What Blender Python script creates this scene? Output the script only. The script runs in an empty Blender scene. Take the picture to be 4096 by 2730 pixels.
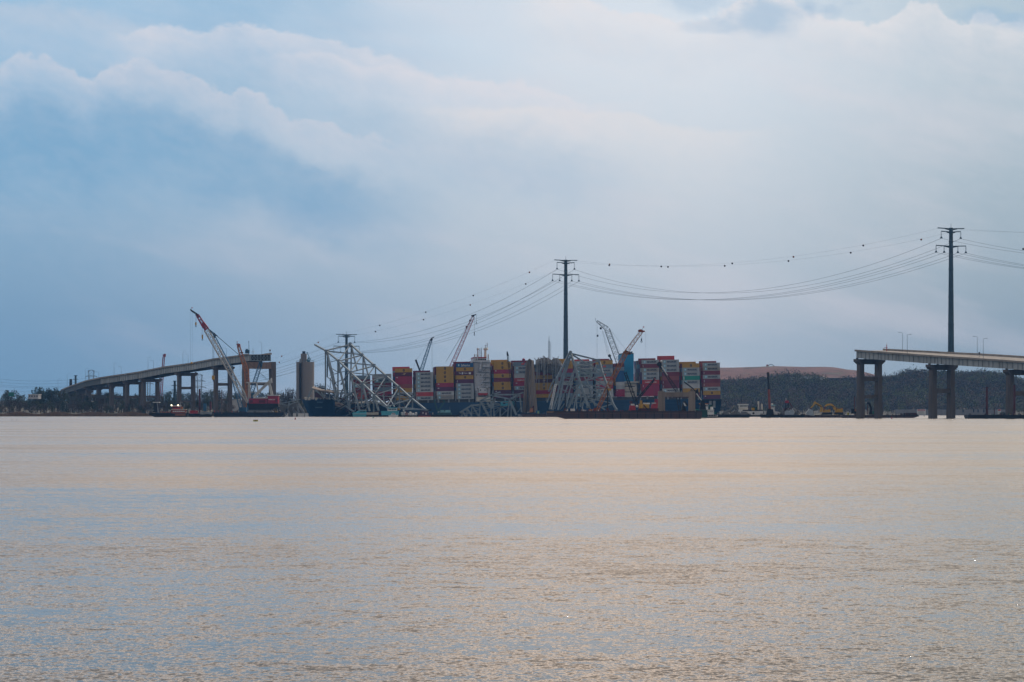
import bpy, math, random
from mathutils import Vector, Matrix
S = bpy.context.scene
COL = S.collection
rnd = random.Random(7)
# ------------------------------------------------------------------ camera
F, CX, HY, CH = 11400.0, 2048.0, 1645.0, 4.0   # focal length in photo pixels, centre column, horizon row, eye height (m)
cam = bpy.data.cameras.new("camera"); cam_o = bpy.data.objects.new("camera", cam); COL.objects.link(cam_o)
cam_o.location = (0, 0, CH); cam_o.rotation_euler = (math.radians(90), 0, 0)
cam.sensor_width = 36.0; cam.lens = 36.0 * F / 4096; cam.shift_y = (HY - 1365) / 4096
cam.clip_start = 1.0; cam.clip_end = 30000
S.camera = cam_o
S.view_settings.view_transform = 'Standard'; S.view_settings.look = 'None'
S.view_settings.exposure = 0.0; S.view_settings.gamma = 1.0
S.cycles.use_denoising = True; S.cycles.denoiser = 'OPENIMAGEDENOISE'; S.cycles.denoising_prefilter = 'ACCURATE'; S.cycles.denoising_input_passes = 'RGB_ALBEDO_NORMAL'
S.cycles.max_bounces = 6; S.cycles.volume_bounces = 0; S.cycles.diffuse_bounces = 2; S.cycles.glossy_bounces = 3
S.cycles.sample_clamp_indirect = 8.0
# ------------------------------------------------------------------ sun and sky
SUN_AZ, SUN_EL = math.radians(35), math.radians(43)     # azimuth clockwise from +Y (ahead and to the right)
sun = bpy.data.lights.new("sun", 'SUN'); sun_o = bpy.data.objects.new("sun", sun); COL.objects.link(sun_o)
sun.energy = 2.0; sun.angle = math.radians(0.6); sun.color = (1.0, 0.93, 0.84)
sd = Vector((math.sin(SUN_AZ)*math.cos(SUN_EL), math.cos(SUN_AZ)*math.cos(SUN_EL), math.sin(SUN_EL)))
sun_o.rotation_euler = sd.to_track_quat('Z', 'Y').to_euler(); sun_o.location = (0, 0, 300)
W = bpy.data.worlds.new("World"); S.world = W; W.use_nodes = True
nt = W.node_tree; nt.nodes.clear()
class NT:
    def __init__(s, t): s.t = t
    def n(s, kind, **kw):
        x = s.t.nodes.new(kind)
        for k, v in kw.items(): setattr(x, k, v)
        return x
    def put(s, sock, v):
        if isinstance(v, bpy.types.NodeSocket): s.t.links.new(v, sock)
        else: sock.default_value = v
    def m(s, op, a, b=0.0, c=None, clamp=False):
        x = s.n('ShaderNodeMath', operation=op, use_clamp=clamp)
        s.put(x.inputs[0], a); s.put(x.inputs[1], b)
        if c is not None: s.put(x.inputs[2], c)
        return x.outputs[0]
    def ss(s, v, a, b, lo=0.0, hi=1.0):
        x = s.n('ShaderNodeMapRange', interpolation_type='SMOOTHSTEP')
        s.put(x.inputs[0], v); x.inputs[1].default_value = a; x.inputs[2].default_value = b
        x.inputs[3].default_value = lo; x.inputs[4].default_value = hi
        return x.outputs[0]
    def mix(s, f, a, b, mode='MIX'):
        x = s.n('ShaderNodeMix', data_type='RGBA', blend_type=mode)
        s.put(x.inputs[0], f); s.put(x.inputs[6], a); s.put(x.inputs[7], b)
        return x.outputs[2]
    def noise(s, vec, scale, detail=4.0, rough=0.55, dims='3D'):
        x = s.n('ShaderNodeTexNoise', noise_dimensions=dims)
        s.put(x.inputs['Vector'], vec); x.inputs['Scale'].default_value = scale
        x.inputs['Detail'].default_value = detail; x.inputs['Roughness'].default_value = rough
        return x.outputs[0]
    def xyz(s, a, b, c):
        x = s.n('ShaderNodeCombineXYZ'); s.put(x.inputs[0], a); s.put(x.inputs[1], b); s.put(x.inputs[2], c)
        return x.outputs[0]
    def ramp(s, v, pts):
        x = s.n('ShaderNodeValToRGB'); s.put(x.inputs[0], v)
        e = x.color_ramp.elements
        while len(e) < len(pts): e.new(0.5)
        for q, (p, c) in zip(e, pts):
            q.position = p; q.color = (*c, 1) if len(c) == 3 else c
        return x.outputs[0]
    def curve(s, v, pts):
        x = s.n('ShaderNodeFloatCurve'); s.put(x.inputs['Value'], v)
        c = x.mapping.curves[0]; x.mapping.extend = 'HORIZONTAL'
        c.points[0].location = pts[0]; c.points[-1].location = pts[-1]
        for p in pts[1:-1]: c.points.new(*p)
        x.mapping.update()
        return x.outputs[0]
N = NT(nt)
out = N.n('ShaderNodeOutputWorld'); bg = N.n('ShaderNodeBackground'); nt.links.new(bg.outputs[0], out.inputs[0])
sky = N.n('ShaderNodeTexSky', sky_type='NISHITA'); sky.sun_disc = False
sky.sun_elevation = SUN_EL; sky.sun_rotation = SUN_AZ; sky.air_density = 1.6; sky.dust_density = 2.5; sky.ozone_density = 2.0
STR = 0.11
tc = N.n('ShaderNodeTexCoord'); sep = N.n('ShaderNodeSeparateXYZ'); nt.links.new(tc.outputs['Generated'], sep.inputs[0])
az = N.m('ARCTAN2', sep.outputs[0], sep.outputs[1]); el = N.m('ARCSINE', sep.outputs[2])
# veil of thin overcast: colour by height above the horizon (0..90 degrees), squeezed low down
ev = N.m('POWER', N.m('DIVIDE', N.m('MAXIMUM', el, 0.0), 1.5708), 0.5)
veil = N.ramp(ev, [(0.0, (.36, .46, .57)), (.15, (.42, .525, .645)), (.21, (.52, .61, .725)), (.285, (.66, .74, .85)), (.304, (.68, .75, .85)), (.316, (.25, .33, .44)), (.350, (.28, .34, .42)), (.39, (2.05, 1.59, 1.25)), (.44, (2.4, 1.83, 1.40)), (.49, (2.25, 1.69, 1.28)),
                   (.555, (1.15, .86, .65)), (.66, (.74, .65, .58)), (.80, (.46, .48, .52)), (1.0, (.34, .41, .50))])  # dark and cream bands above the view are added to colour the water's reflections
# brighter towards the hidden sun, bluer and darker to the sides
lowf = N.ss(el, .21, .14, .06, 1.0)
veil = N.mix(N.m('MULTIPLY', N.ss(az, 0.05, -0.19), lowf), veil, (.40, .66, .86, 1), 'MULTIPLY')
veil = N.mix(N.m('MULTIPLY', N.ss(az, 0.06, 0.19), N.ss(el, .21, .14, .5, 1.0)), veil, (.58, .70, .76, 1), 'MULTIPLY')
back = N.ss(N.m('ABSOLUTE', N.m('SUBTRACT', az, 0.2)), 0.5, 2.0, 1.0, 0.50)
vs = N.n('ShaderNodeVectorMath', operation='SCALE'); nt.links.new(veil, vs.inputs[0]); nt.links.new(back, vs.inputs['Scale'])
veil = vs.outputs[0]
# soft streaks
stv = N.xyz(N.m('MULTIPLY', az, 9.0), 0.0, N.m('MULTIPLY', N.m('ADD', el, N.m('MULTIPLY', az, 0.22)), 42.0))
stn = N.noise(stv, 1.0, 5.0, 0.5)
veil = N.mix(N.m('MULTIPLY', N.ss(stn, 0.45, 0.72, 0.0, 0.42), N.m('MULTIPLY', N.ss(el, 0.17, 0.14), N.ss(az, -.16, .0, .45, 1.0))), veil, (.68, .665, .755, 1))
hazeblue = N.ss(N.noise(N.xyz(N.m('MULTIPLY', az, 7.0), 3.7, N.m('MULTIPLY', el, 22.0)), 1.0, 3.0, 0.5), 0.40, 0.62)
lowleft = N.m('MULTIPLY', N.ss(az, 0.02, -0.12), N.ss(el, 0.055, 0.10))
bluef = N.m('MULTIPLY', hazeblue, lowleft)
veil = N.mix(N.m('MULTIPLY', bluef, 0.60), veil, (.15, .38, .64, 1))
# billowing cloud edges: each a run of cloud tops, bright along the top and fading downwards
un = N.m('DIVIDE', N.m('ADD', az, 0.2), 0.4)
bil = N.m('SUBTRACT', N.noise(N.xyz(N.m('MULTIPLY', az, 60.0), 0.0, N.m('MULTIPLY', el, 85.0)), 1.0, 8.0, 0.62), 0.5)
bil2 = N.m('SUBTRACT', N.noise(N.xyz(N.m('MULTIPLY', az, 26.0), 5.0, N.m('MULTIPLY', el, 40.0)), 1.0, 4.0, 0.55), 0.5)
tex = N.noise(N.xyz(N.m('MULTIPLY', az, 120.0), 9.0, N.m('MULTIPLY', N.m('ADD', el, N.m('MULTIPLY', az, 0.25)), 230.0)), 1.0, 6.0, 0.6)
def cloud(base, pts, a0, a1, amp, soft, fade, strength, col, under=None, us=0.0, ur=(.010, .022, .032, .060)):
    cp = [(((x-CX)/F + 0.2)/0.4, ((HY-y)/F)/0.16) for x, y in pts]
    e = N.m('MULTIPLY', N.curve(un, cp), 0.16)
    h = N.m('SUBTRACT', N.m('ADD', e, N.m('MULTIPLY', bil, amp*1.7)), el)
    ends = N.m('MULTIPLY', N.ss(un, ((a0[0]-CX)/F+.2)/.4, ((a0[1]-CX)/F+.2)/.4), N.ss(un, ((a1[1]-CX)/F+.2)/.4, ((a1[0]-CX)/F+.2)/.4))
    if under:
        g = N.m('MULTIPLY', N.m('MULTIPLY', N.ss(h, ur[0], ur[1]), N.ss(h, ur[3], ur[2])), us)
        base = N.mix(N.m('MULTIPLY', N.m('MULTIPLY', g, ends), N.ss(bil2, -.3, .12, .5, 1.0)), base, under)
    top = N.ss(h, 0.0, soft*.45)
    low = N.m('POWER', 2.718, N.m('DIVIDE', N.m('MULTIPLY', h, -1.0), fade))
    g = N.m('MULTIPLY', N.m('MULTIPLY', top, N.m('MINIMUM', low, 1.0)), strength)
    g = N.m('MULTIPLY', N.m('MULTIPLY', g, ends), N.m('MULTIPLY', N.ss(bil2, -0.35, 0.1, 0.6, 1.0), N.ss(tex, .3, .62, .78, 1.0)))
    return N.mix(g, base, col)
CLC = (.76, .73, .80, 1)
BLU = (.11, .34, .60, 1)
veil = cloud(veil, [(-300,60),(0,40),(250,30),(420,70),(560,100),(800,160),(1100,230)], (-600,-500), (600,1000), .010, .010, .012, .45, (.60,.62,.72,1))
veil = cloud(veil, [(200,190),(520,140),(640,115),(740,103),(850,112),(960,98),(1060,97),(1130,135),(1260,150),(1400,180),(1560,235),(1800,290),(2050,325),(2330,385),(2700,420)], (350,620), (2150,2700), .010, .006, .0105, .70, CLC, (.28,.47,.68,1), .55, (.012,.024,.030,.050))
veil = cloud(veil, [(900,240),(1150,222),(1280,208),(1400,240),(1700,290),(2200,350)], (950,1250), (1700,2300), .008, .005, .008, .60, CLC)
veil = cloud(veil, [(-200,270),(0,300),(110,250),(200,238),(300,285),(370,330),(420,292),(500,262),(560,246),(680,272),(760,315),(860,362),(920,372),(970,350),(1030,365),(1090,420),(1180,465),(1320,512),(1560,560),(1900,600)], (-700,-600), (1250,1900), .011, .005, .0095, .72, (.66,.66,.76,1), BLU, .70, (.010, .020, .028, .050))
veil = cloud(veil, [(1700,420),(2000,425),(2300,428),(2450,440),(2560,462),(2700,500),(3100,520),(3400,540)], (1500,2000), (2700,3300), .006, .006, .012, .70, (.78,.74,.77,1))
veil = cloud(veil, [(1900,20),(2150,0),(2300,5),(2500,50),(2600,60),(2700,80),(2850,60),(3000,0),(3120,0),(3250,60),(3400,82),(3560,80),(3640,45),(3720,40),(3800,80),(3860,88),(3890,58),(3940,60),(4000,110),(4060,98),(4120,120),(4300,100)], (1950,2250), (4300,4500), .009, .005, .016, .90, (.80,.77,.81,1), (.30,.44,.62,1), .15, (.006,.011,.013,.024))
dk = N.m('MULTIPLY', N.ss(bil2, 0.02, 0.20), N.m('MULTIPLY', N.ss(el, 0.128, 0.139), N.ss(az, 0.055, 0.08)))
veil = N.mix(N.m('MULTIPLY', dk, 0.80), veil, (.25, .42, .64, 1))
for px_, py_, ra, re, st in ((3085, 62, .0135, .0068, .62), (2800, 8, .016, .0040, .42), (3945, 80, .0085, .0030, .5), (4085, 112, .0075, .0036, .55), (2850, 112, .009, .0022, .35)):   # blue gaps between the clouds
    ga, ge_ = math.atan((px_-CX)/F), math.atan((HY-py_)/F)
    d = N.m('SQRT', N.m('ADD', N.m('POWER', N.m('DIVIDE', N.m('SUBTRACT', az, ga), ra), 2.0), N.m('POWER', N.m('DIVIDE', N.m('SUBTRACT', el, ge_), re), 2.0)))
    d = N.m('ADD', d, N.m('MULTIPLY', N.m('ADD', bil, bil2), 2.3))
    veil = N.mix(N.ss(d, 1.35, .25, 0.0, st), veil, (.26, .45, .67, 1))
veil = N.mix(N.m('MULTIPLY', N.ss(tex, .35, .70, 0.0, .06), N.ss(el, 0.02, 0.09)), veil, (.78, .76, .82, 1))
skys = N.n('ShaderNodeVectorMath', operation='SCALE'); nt.links.new(sky.outputs[0], skys.inputs[0]); skys.inputs['Scale'].default_value = 1.0
# the background strength is that of the physical sky; the overcast's radiance is divided by it
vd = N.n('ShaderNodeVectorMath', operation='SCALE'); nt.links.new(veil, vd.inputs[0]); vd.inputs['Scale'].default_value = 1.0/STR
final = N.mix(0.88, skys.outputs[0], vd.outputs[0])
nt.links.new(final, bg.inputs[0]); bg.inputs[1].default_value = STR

# ------------------------------------------------------------------ helpers
def P(px, py, Y): return Vector(((px-CX)/F*Y, Y, CH + (HY-py)/F*Y))
def wl(px, Y, z=0.0): return Vector(((px-CX)/F*Y, Y, z))
MATS = {}
def mat(name, col, rough=0.6, metal=0.0, var=0.25, scale=0.4, col2=None, bump=0.0, streak=False, spec=0.4):
    if name in MATS: return MATS[name]
    m = bpy.data.materials.new(name); m.use_nodes = True
    n = NT(m.node_tree); b = m.node_tree.nodes['Principled BSDF']
    t = n.n('ShaderNodeTexCoord')
    v = t.outputs['Object']
    if streak:
        mp = n.n('ShaderNodeMapping'); mp.inputs['Scale'].default_value = (1, 1, 0.12); m.node_tree.links.new(v, mp.inputs[0]); v = mp.outputs[0]
    f = n.noise(v, scale, 6.0, 0.62)
    c2 = col2 or tuple(c*(1-var) for c in col)
    c1 = tuple(min(1, c*(1+var*0.6)) for c in col)
    r = n.ramp(f, [(0.32, c2), (0.52, col), (0.72, c1)])
    m.node_tree.links.new(r, b.inputs['Base Color'])
    b.inputs['Roughness'].default_value = rough; b.inputs['Metallic'].default_value = metal
    b.inputs['Specular IOR Level'].default_value = spec
    if bump:
        bp = n.n('ShaderNodeBump'); bp.inputs['Strength'].default_value = bump; bp.inputs['Distance'].default_value = 0.3
        m.node_tree.links.new(n.noise(v, scale*5, 4.0), bp.inputs['Height']); m.node_tree.links.new(bp.outputs[0], b.inputs['Normal'])
    MATS[name] = m; return m
def tag(o, label=None, cat=None, group=None, kind=None):
    for k, v in (('label', label), ('category', cat), ('group', group), ('kind', kind)):
        if v: o[k] = v
    return o
def thing(name, label, cat, loc, group=None):
    o = bpy.data.objects.new(name, None); COL.objects.link(o); o.location = loc; o.empty_display_size = 2
    return tag(o, label, cat, group)
def org(o):
    v = Vector((0, 0, 0))
    while o: v = v + o.location; o = o.parent
    return v
class MB:
    """collects simple solids in world coordinates; build() links them as one mesh object"""
    def __init__(s): s.v = []; s.f = []; s.mi = []; s.cur = 0
    def add(s, vs, fs):
        k = len(s.v); s.v += [tuple(v) for v in vs]; s.f += [tuple(i+k for i in f) for f in fs]; s.mi += [s.cur]*len(fs); return s
    def box(s, a, b, R=None, o=None):
        vs = [Vector((x, y, z)) for z in (a[2], b[2]) for y in (a[1], b[1]) for x in (a[0], b[0])]
        if R is not None: vs = [R @ v for v in vs]
        if o is not None: vs = [v + Vector(o) for v in vs]
        return s.add(vs, [(0,2,3,1), (4,5,7,6), (0,1,5,4), (2,6,7,3), (0,4,6,2), (1,3,7,5)])
    def beam(s, p, q, w, h=None):
        h = h or w; p = Vector(p); q = Vector(q); d = q-p
        if d.length < 1e-6: return s
        d.normalize(); up = Vector((0,0,1)) if abs(d.z) < .95 else Vector((1,0,0))
        x = d.cross(up).normalized()*w/2; y = x.normalized().cross(d)*h/2
        vs = [c+a+b for c in (p, q) for a, b in ((-x,-y), (x,-y), (x,y), (-x,y))]
        return s.add(vs, [(3,2,1,0), (4,5,6,7), (0,1,5,4), (1,2,6,5), (2,3,7,6), (3,0,4,7)])
    def cyl(s, p, q, r, r2=None, n=10):
        r2 = r if r2 is None else r2; p = Vector(p); q = Vector(q); d = (q-p).normalized()
        up = Vector((0,0,1)) if abs(d.z) < .95 else Vector((1,0,0))
        x = d.cross(up).normalized(); y = x.cross(d)
        vs = [c + (x*math.cos(2*math.pi*i/n) + y*math.sin(2*math.pi*i/n))*rr for c, rr in ((p, r), (q, r2)) for i in range(n)]
        return s.add(vs, [tuple(range(n))[::-1], tuple(range(n, 2*n))] + [(i, (i+1) % n, n+(i+1) % n, n+i) for i in range(n)])
    def tube(s, pts, r, n=4):
        pts = [Vector(p) for p in pts]; k = len(pts); vs = []
        for i, p in enumerate(pts):
            d = (pts[min(i+1, k-1)] - pts[max(i-1, 0)]).normalized()
            up = Vector((0,0,1)) if abs(d.z) < .95 else Vector((1,0,0))
            x = d.cross(up).normalized(); y = x.cross(d)
            vs += [p + (x*math.cos(2*math.pi*j/n+.78) + y*math.sin(2*math.pi*j/n+.78))*r for j in range(n)]
        fs = [(i*n+j, i*n+(j+1) % n, (i+1)*n+(j+1) % n, (i+1)*n+j) for i in range(k-1) for j in range(n)]
        return s.add(vs, fs + [tuple(range(n))[::-1], tuple(range((k-1)*n, k*n))])
    def prism(s, pts, d):
        """closed outline of points, pushed along vector d"""
        d = Vector(d); n = len(pts); vs = [Vector(p) for p in pts] + [Vector(p)+d for p in pts]
        return s.add(vs, [tuple(range(n))[::-1], tuple(range(n, 2*n))] + [(i, (i+1) % n, n+(i+1) % n, n+i) for i in range(n)])
    def grid(s, rows):
        m = len(rows[0]); vs = [p for r in rows for p in r]
        return s.add(vs, [(i*m+j, i*m+j+1, (i+1)*m+j+1, (i+1)*m+j) for i in range(len(rows)-1) for j in range(m-1)])
    def ball(s, c, r, n=8, sq=1.0):
        c = Vector(c); vs = []; k = n//2
        for i in range(k+1):
            t = math.pi*i/k
            vs += [c + Vector((r*math.sin(t)*math.cos(2*math.pi*j/n), r*math.sin(t)*math.sin(2*math.pi*j/n), r*sq*math.cos(t))) for j in range(n)]
        return s.add(vs, [(i*n+j, (i+1)*n+j, (i+1)*n+(j+1) % n, i*n+(j+1) % n) for i in range(k) for j in range(n)])
    def build(s, name, m, parent=None, loc=None, smooth=False):
        o0 = org(parent) if parent else (Vector(loc) if loc is not None else Vector((0,0,0)))
        me = bpy.data.meshes.new(name)
        me.from_pydata([(v[0]-o0.x, v[1]-o0.y, v[2]-o0.z) for v in s.v], [], s.f)
        for x in (m if isinstance(m, (list, tuple)) else [m]): me.materials.append(x)
        if isinstance(m, (list, tuple)): me.polygons.foreach_set('material_index', s.mi)
        if smooth: me.polygons.foreach_set('use_smooth', [True]*len(s.f))
        me.update()
        o = bpy.data.objects.new(name, me); COL.objects.link(o)
        if parent: o.parent = parent
        elif loc is not None: o.location = o0
        return o
TXT = {}
def text_mesh(s, mname, m, bold=0.0):
    k = (s, mname)
    if k in TXT: return TXT[k]
    c = bpy.data.curves.new("lettering", 'FONT'); c.body = s; c.size = 1.0; c.extrude = 0.02; c.offset = bold; c.resolution_u = 2
    o = bpy.data.objects.new("lettering", c); COL.objects.link(o)
    me = bpy.data.meshes.new_from_object(o.evaluated_get(bpy.context.evaluated_depsgraph_get()))
    bpy.data.objects.remove(o)
    xs = [v.co.x for v in me.vertices]; ys = [v.co.y for v in me.vertices]
    x0, y0, w, h = min(xs), min(ys), max(xs)-min(xs), max(ys)-min(ys)
    for v in me.vertices: v.co = ((v.co.x-x0)/w, -v.co.z, (v.co.y-y0)/h)     # unit box, readable from -Y
    me.materials.clear(); me.materials.append(m); TXT[k] = me
    return me
def lettering(s, m, parent, mtx, bold=0.02):
    o = bpy.data.objects.new("lettering", text_mesh(s, m.name, m, bold)); COL.objects.link(o)
    o.parent = parent; o.matrix_local = mtx; return o
def scl(w, d, h): return Matrix.Diagonal((w, d, h, 1.0))

# ------------------------------------------------------------------ water
WTILT = 0.165
NEAR_BIAS = -0.02
def water():
    m = bpy.data.materials.new("river_water"); m.use_nodes = True
    n = NT(m.node_tree); b = m.node_tree.nodes['Principled BSDF']
    b.inputs['Base Color'].default_value = (.045, .058, .062, 1); b.inputs['Roughness'].default_value = 0.09
    b.inputs['IOR'].default_value = 1.33; b.inputs['Specular IOR Level'].default_value = 0.5
    t = n.n('ShaderNodeTexCoord'); v = t.outputs['Object']
    def mp(sx, sy, rz):
        x = n.n('ShaderNodeMapping'); x.inputs['Scale'].default_value = (sx, sy, 1); x.inputs['Rotation'].default_value = (0, 0, rz)
        m.node_tree.links.new(v, x.inputs[0]); return x.outputs[0]
    def slopes(vec, sc, det):
        x = n.n('ShaderNodeTexNoise'); n.put(x.inputs['Vector'], vec); x.inputs['Scale'].default_value = sc; x.inputs['Detail'].default_value = det; x.inputs['Roughness'].default_value = .6
        y = n.n('ShaderNodeSeparateColor'); m.node_tree.links.new(x.outputs['Color'], y.inputs[0]); return n.m('SUBTRACT', y.outputs[0], .5), n.m('SUBTRACT', y.outputs[1], .5)
    fx, fy = slopes(mp(9.5, 7.5, .1), 1.0, 3.0)          # ripples a hand's breadth across
    wx, wy = slopes(mp(1.3, 1.7, -.15), 1.0, 3.0)        # wavelets
    gx, gy = slopes(mp(.16, .25, .2), 1.0, 3.0)          # wind waves
    se = n.n('ShaderNodeSeparateXYZ'); m.node_tree.links.new(v, se.inputs[0])
    gust = n.noise(mp(.008, .022, .03), 1.0, 3.0, 0.6)    # gusts and slicks lying across the river
    near_bias = n.ss(se.outputs[1], 95.0, 190.0, NEAR_BIAS, .075)  # reflection tone put into the slopes: fewer tilted facets close in
    q = n.m('ADD', n.m('ADD', n.m('MULTIPLY', fy, 1.0), n.m('MULTIPLY', wy, .55)), n.m('ADD', n.m('MULTIPLY', gy, .25), n.m('ADD', near_bias, n.m('MULTIPLY', n.m('SUBTRACT', gust, .5), .55))))
    f = n.ss(q, -0.12, 0.16)
    steep = n.ss(n.noise(mp(3.2, 2.6, .3), 1.0, 2.0, 0.5), 0.735, 0.78)
    # the wake line of a boat that has passed, far out on the right
    wk = n.m('MULTIPLY', n.ss(n.m('ABSOLUTE', n.m('SUBTRACT', se.outputs[1], n.m('ADD', 452.0, n.m('MULTIPLY', gx, 14.0)))), 3.2, .6), n.m('MULTIPLY', n.ss(se.outputs[0], 26.0, 34.0), n.ss(se.outputs[0], 58.0, 48.0)))
    steep = n.m('MAXIMUM', steep, n.m('MULTIPLY', wk, n.ss(wy, -.02, .10)))
    sy = n.m('SUBTRACT', n.m('MULTIPLY', f, n.ss(se.outputs[1], 75.0, 190.0, -WTILT-.03, -WTILT)), n.m('ADD', n.m('MULTIPLY', steep, .42), .030))  # facets lean towards the viewer, more so close in, to dim near reflections
    sx = n.m('ADD', n.m('ADD', n.m('MULTIPLY', fx, .30), n.m('MULTIPLY', wx, .22)), n.m('MULTIPLY', n.m('MULTIPLY', steep, fx), 3.0))
    gl = n.ss(n.noise(mp(6.5, 5.0, .5), 1.0, 1.0, 0.5), 0.725, 0.755)      # tiny tilted facets that can catch the sun
    ux, uy = slopes(mp(2.7, 2.3, .9), 1.0, 2.0)
    sx = n.m('ADD', sx, n.m('MULTIPLY', gl, n.m('ADD', n.m('MULTIPLY', ux, 2.4), .14)))
    sy = n.m('SUBTRACT', sy, n.m('MULTIPLY', gl, n.m('ADD', n.m('MULTIPLY', uy, 1.2), .22)))
    nv = n.n('ShaderNodeVectorMath', operation='NORMALIZE'); m.node_tree.links.new(n.xyz(sx, sy, 1.0), nv.inputs[0])
    m.node_tree.links.new(nv.outputs[0], b.inputs['Normal'])
    w = MB(); w.grid([[Vector((x, y, 0)) for x in (-1300, -400, 0, 400, 1300)] for y in (-60, 60, 300, 900, 1800, 3600)])
    tag(w.build("river_water", m), kind='structure')
water()
# ------------------------------------------------------------------ materials
GAL = mat("truss_steel", (.23,.27,.29), .5, .1, .3, .5)
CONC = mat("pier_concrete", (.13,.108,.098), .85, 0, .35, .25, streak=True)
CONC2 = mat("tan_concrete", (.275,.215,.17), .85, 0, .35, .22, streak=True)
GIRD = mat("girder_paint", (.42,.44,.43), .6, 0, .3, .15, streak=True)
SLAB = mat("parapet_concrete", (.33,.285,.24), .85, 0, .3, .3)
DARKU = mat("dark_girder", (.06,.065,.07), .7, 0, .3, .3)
POLE = mat("pylon_steel", (.045,.09,.125), .55, .3, .25, .3)
LAMPM = mat("lamp_steel", (.16,.19,.22), .5, .3)
WIRE = mat("cable", (.12,.14,.16), .6, .2)
BLACK = mat("black_steel", (.012,.014,.02), .6, .1, .3)
WHITE = mat("white_paint", (.72,.70,.67), .5, 0, .15, .6, streak=True)
CREAM = mat("cream_paint", (.68,.62,.52), .55, 0, .2, .5)
REDP = mat("red_paint", (.42,.03,.04), .5, 0, .3, .5)
CRIM = mat("crimson_paint", (.34,.022,.06), .5, 0, .3, .4)
RUST = mat("rust", (.16,.065,.04), .85, 0, .45, .6, streak=True)
ORNG = mat("orange_rust_paint", (.42,.15,.05), .7, 0, .45, .5)
YELL = mat("yellow_machine_paint", (.58,.32,.03), .55, 0, .3, .7)
TEAL = mat("teal_paint", (.08,.42,.50), .5, 0, .2, .5)
BLUEL = mat("blue_boom_paint", (.03,.13,.24), .55, .1, .3)
DKBLUE = mat("navy_hull", (.006,.022,.05), .45, 0, .3, .2)
PURP = mat("weathered_barge_steel", (.085,.06,.07), .75, 0, .45, .25, col2=(.12,.055,.04), streak=True)
GREYM = mat("grey_machine", (.25,.27,.29), .6, .1, .3)
GLASS = mat("dark_window", (.01,.014,.02), .15, 0, .1, spec=.6)
TANT = mat("tan_tank", (.42,.36,.27), .7, 0, .3, .5)
DKRED = mat("dark_red_steel", (.10,.025,.03), .7, 0, .4, .5)
GREENP = mat("green_paint", (.02,.20,.13), .6)
SCRAP = mat("scrap_metal", (.22,.22,.22), .65, .2, .5, .8)
LETW = mat("white_lettering", (.78,.78,.78), .6, 0, .05)
LETD = mat("navy_lettering", (.012,.03,.075), .6, 0, .05)

# ------------------------------------------------------------------ land
def ground():
    m = mat("shore_soil", (.10,.085,.06), .95, 0, .4, .06)
    b = MB(); rows = []
    xs = [-1300+i*40 for i in range(66)]
    for j in range(60):
        row = []
        for x in xs:
            front = 2058 if x < -150 else (2090 if x < 60 else 2640)
            if -150 <= x < -60: front = 2058 + (x+150)*1.2
            y = front + j*52
            z = -1.2 if j == 0 else min(2.6, 0.7 + j*.35)
            if j: z += 0.5*math.sin(x*.05)*math.cos(y*.03)
            if x > 0: z = hillz(x, y, z)
            if x < -100: z += 11*min(1, max(0, (y-2640)/160))
            row.append(Vector((x, y, z)))
        rows.append(row)
    b.grid(rows)
    tag(b.build("shore_ground", m, smooth=True), kind='structure')
WOODPX = [(2860,1524),(3000,1522),(3060,1516),(3100,1504),(3150,1498),(3230,1500),(3300,1526),(3400,1518),(3470,1514),(3526,1513),(3578,1508),(3610,1494),(3632,1486),(3678,1483),(3724,1489),(3794,1492),(3855,1494),(3897,1492),(3958,1489),(4004,1507),(4065,1532),(4130,1548),(4400,1556)]
def lerp(t, x):
    if x <= t[0][0]: return t[0][1]
    for (a, p), (b, q) in zip(t, t[1:]):
        if x <= b: return p + (q-p)*(x-a)/(b-a)
    return t[-1][1]
RIDGE_Y = 3250.0
def hillz(x, y, z):
    """wooded ridge rising behind the right shore"""
    px = CX + x/RIDGE_Y*F
    top = CH + (HY - lerp(WOODPX, px))/F*RIDGE_Y - 9.0
    fade = min(1.0, max(0.0, (px-2650)/200.0))
    s = min(1.0, max(0.0, (y-2720)/(RIDGE_Y-2720)))
    s = s*s*(3-2*s)
    back = max(0.0, 1-(max(0, y-RIDGE_Y-150)/1500.0))
    return z + (top-z)*s*fade*(0.4+0.6*back)
ground()
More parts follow.
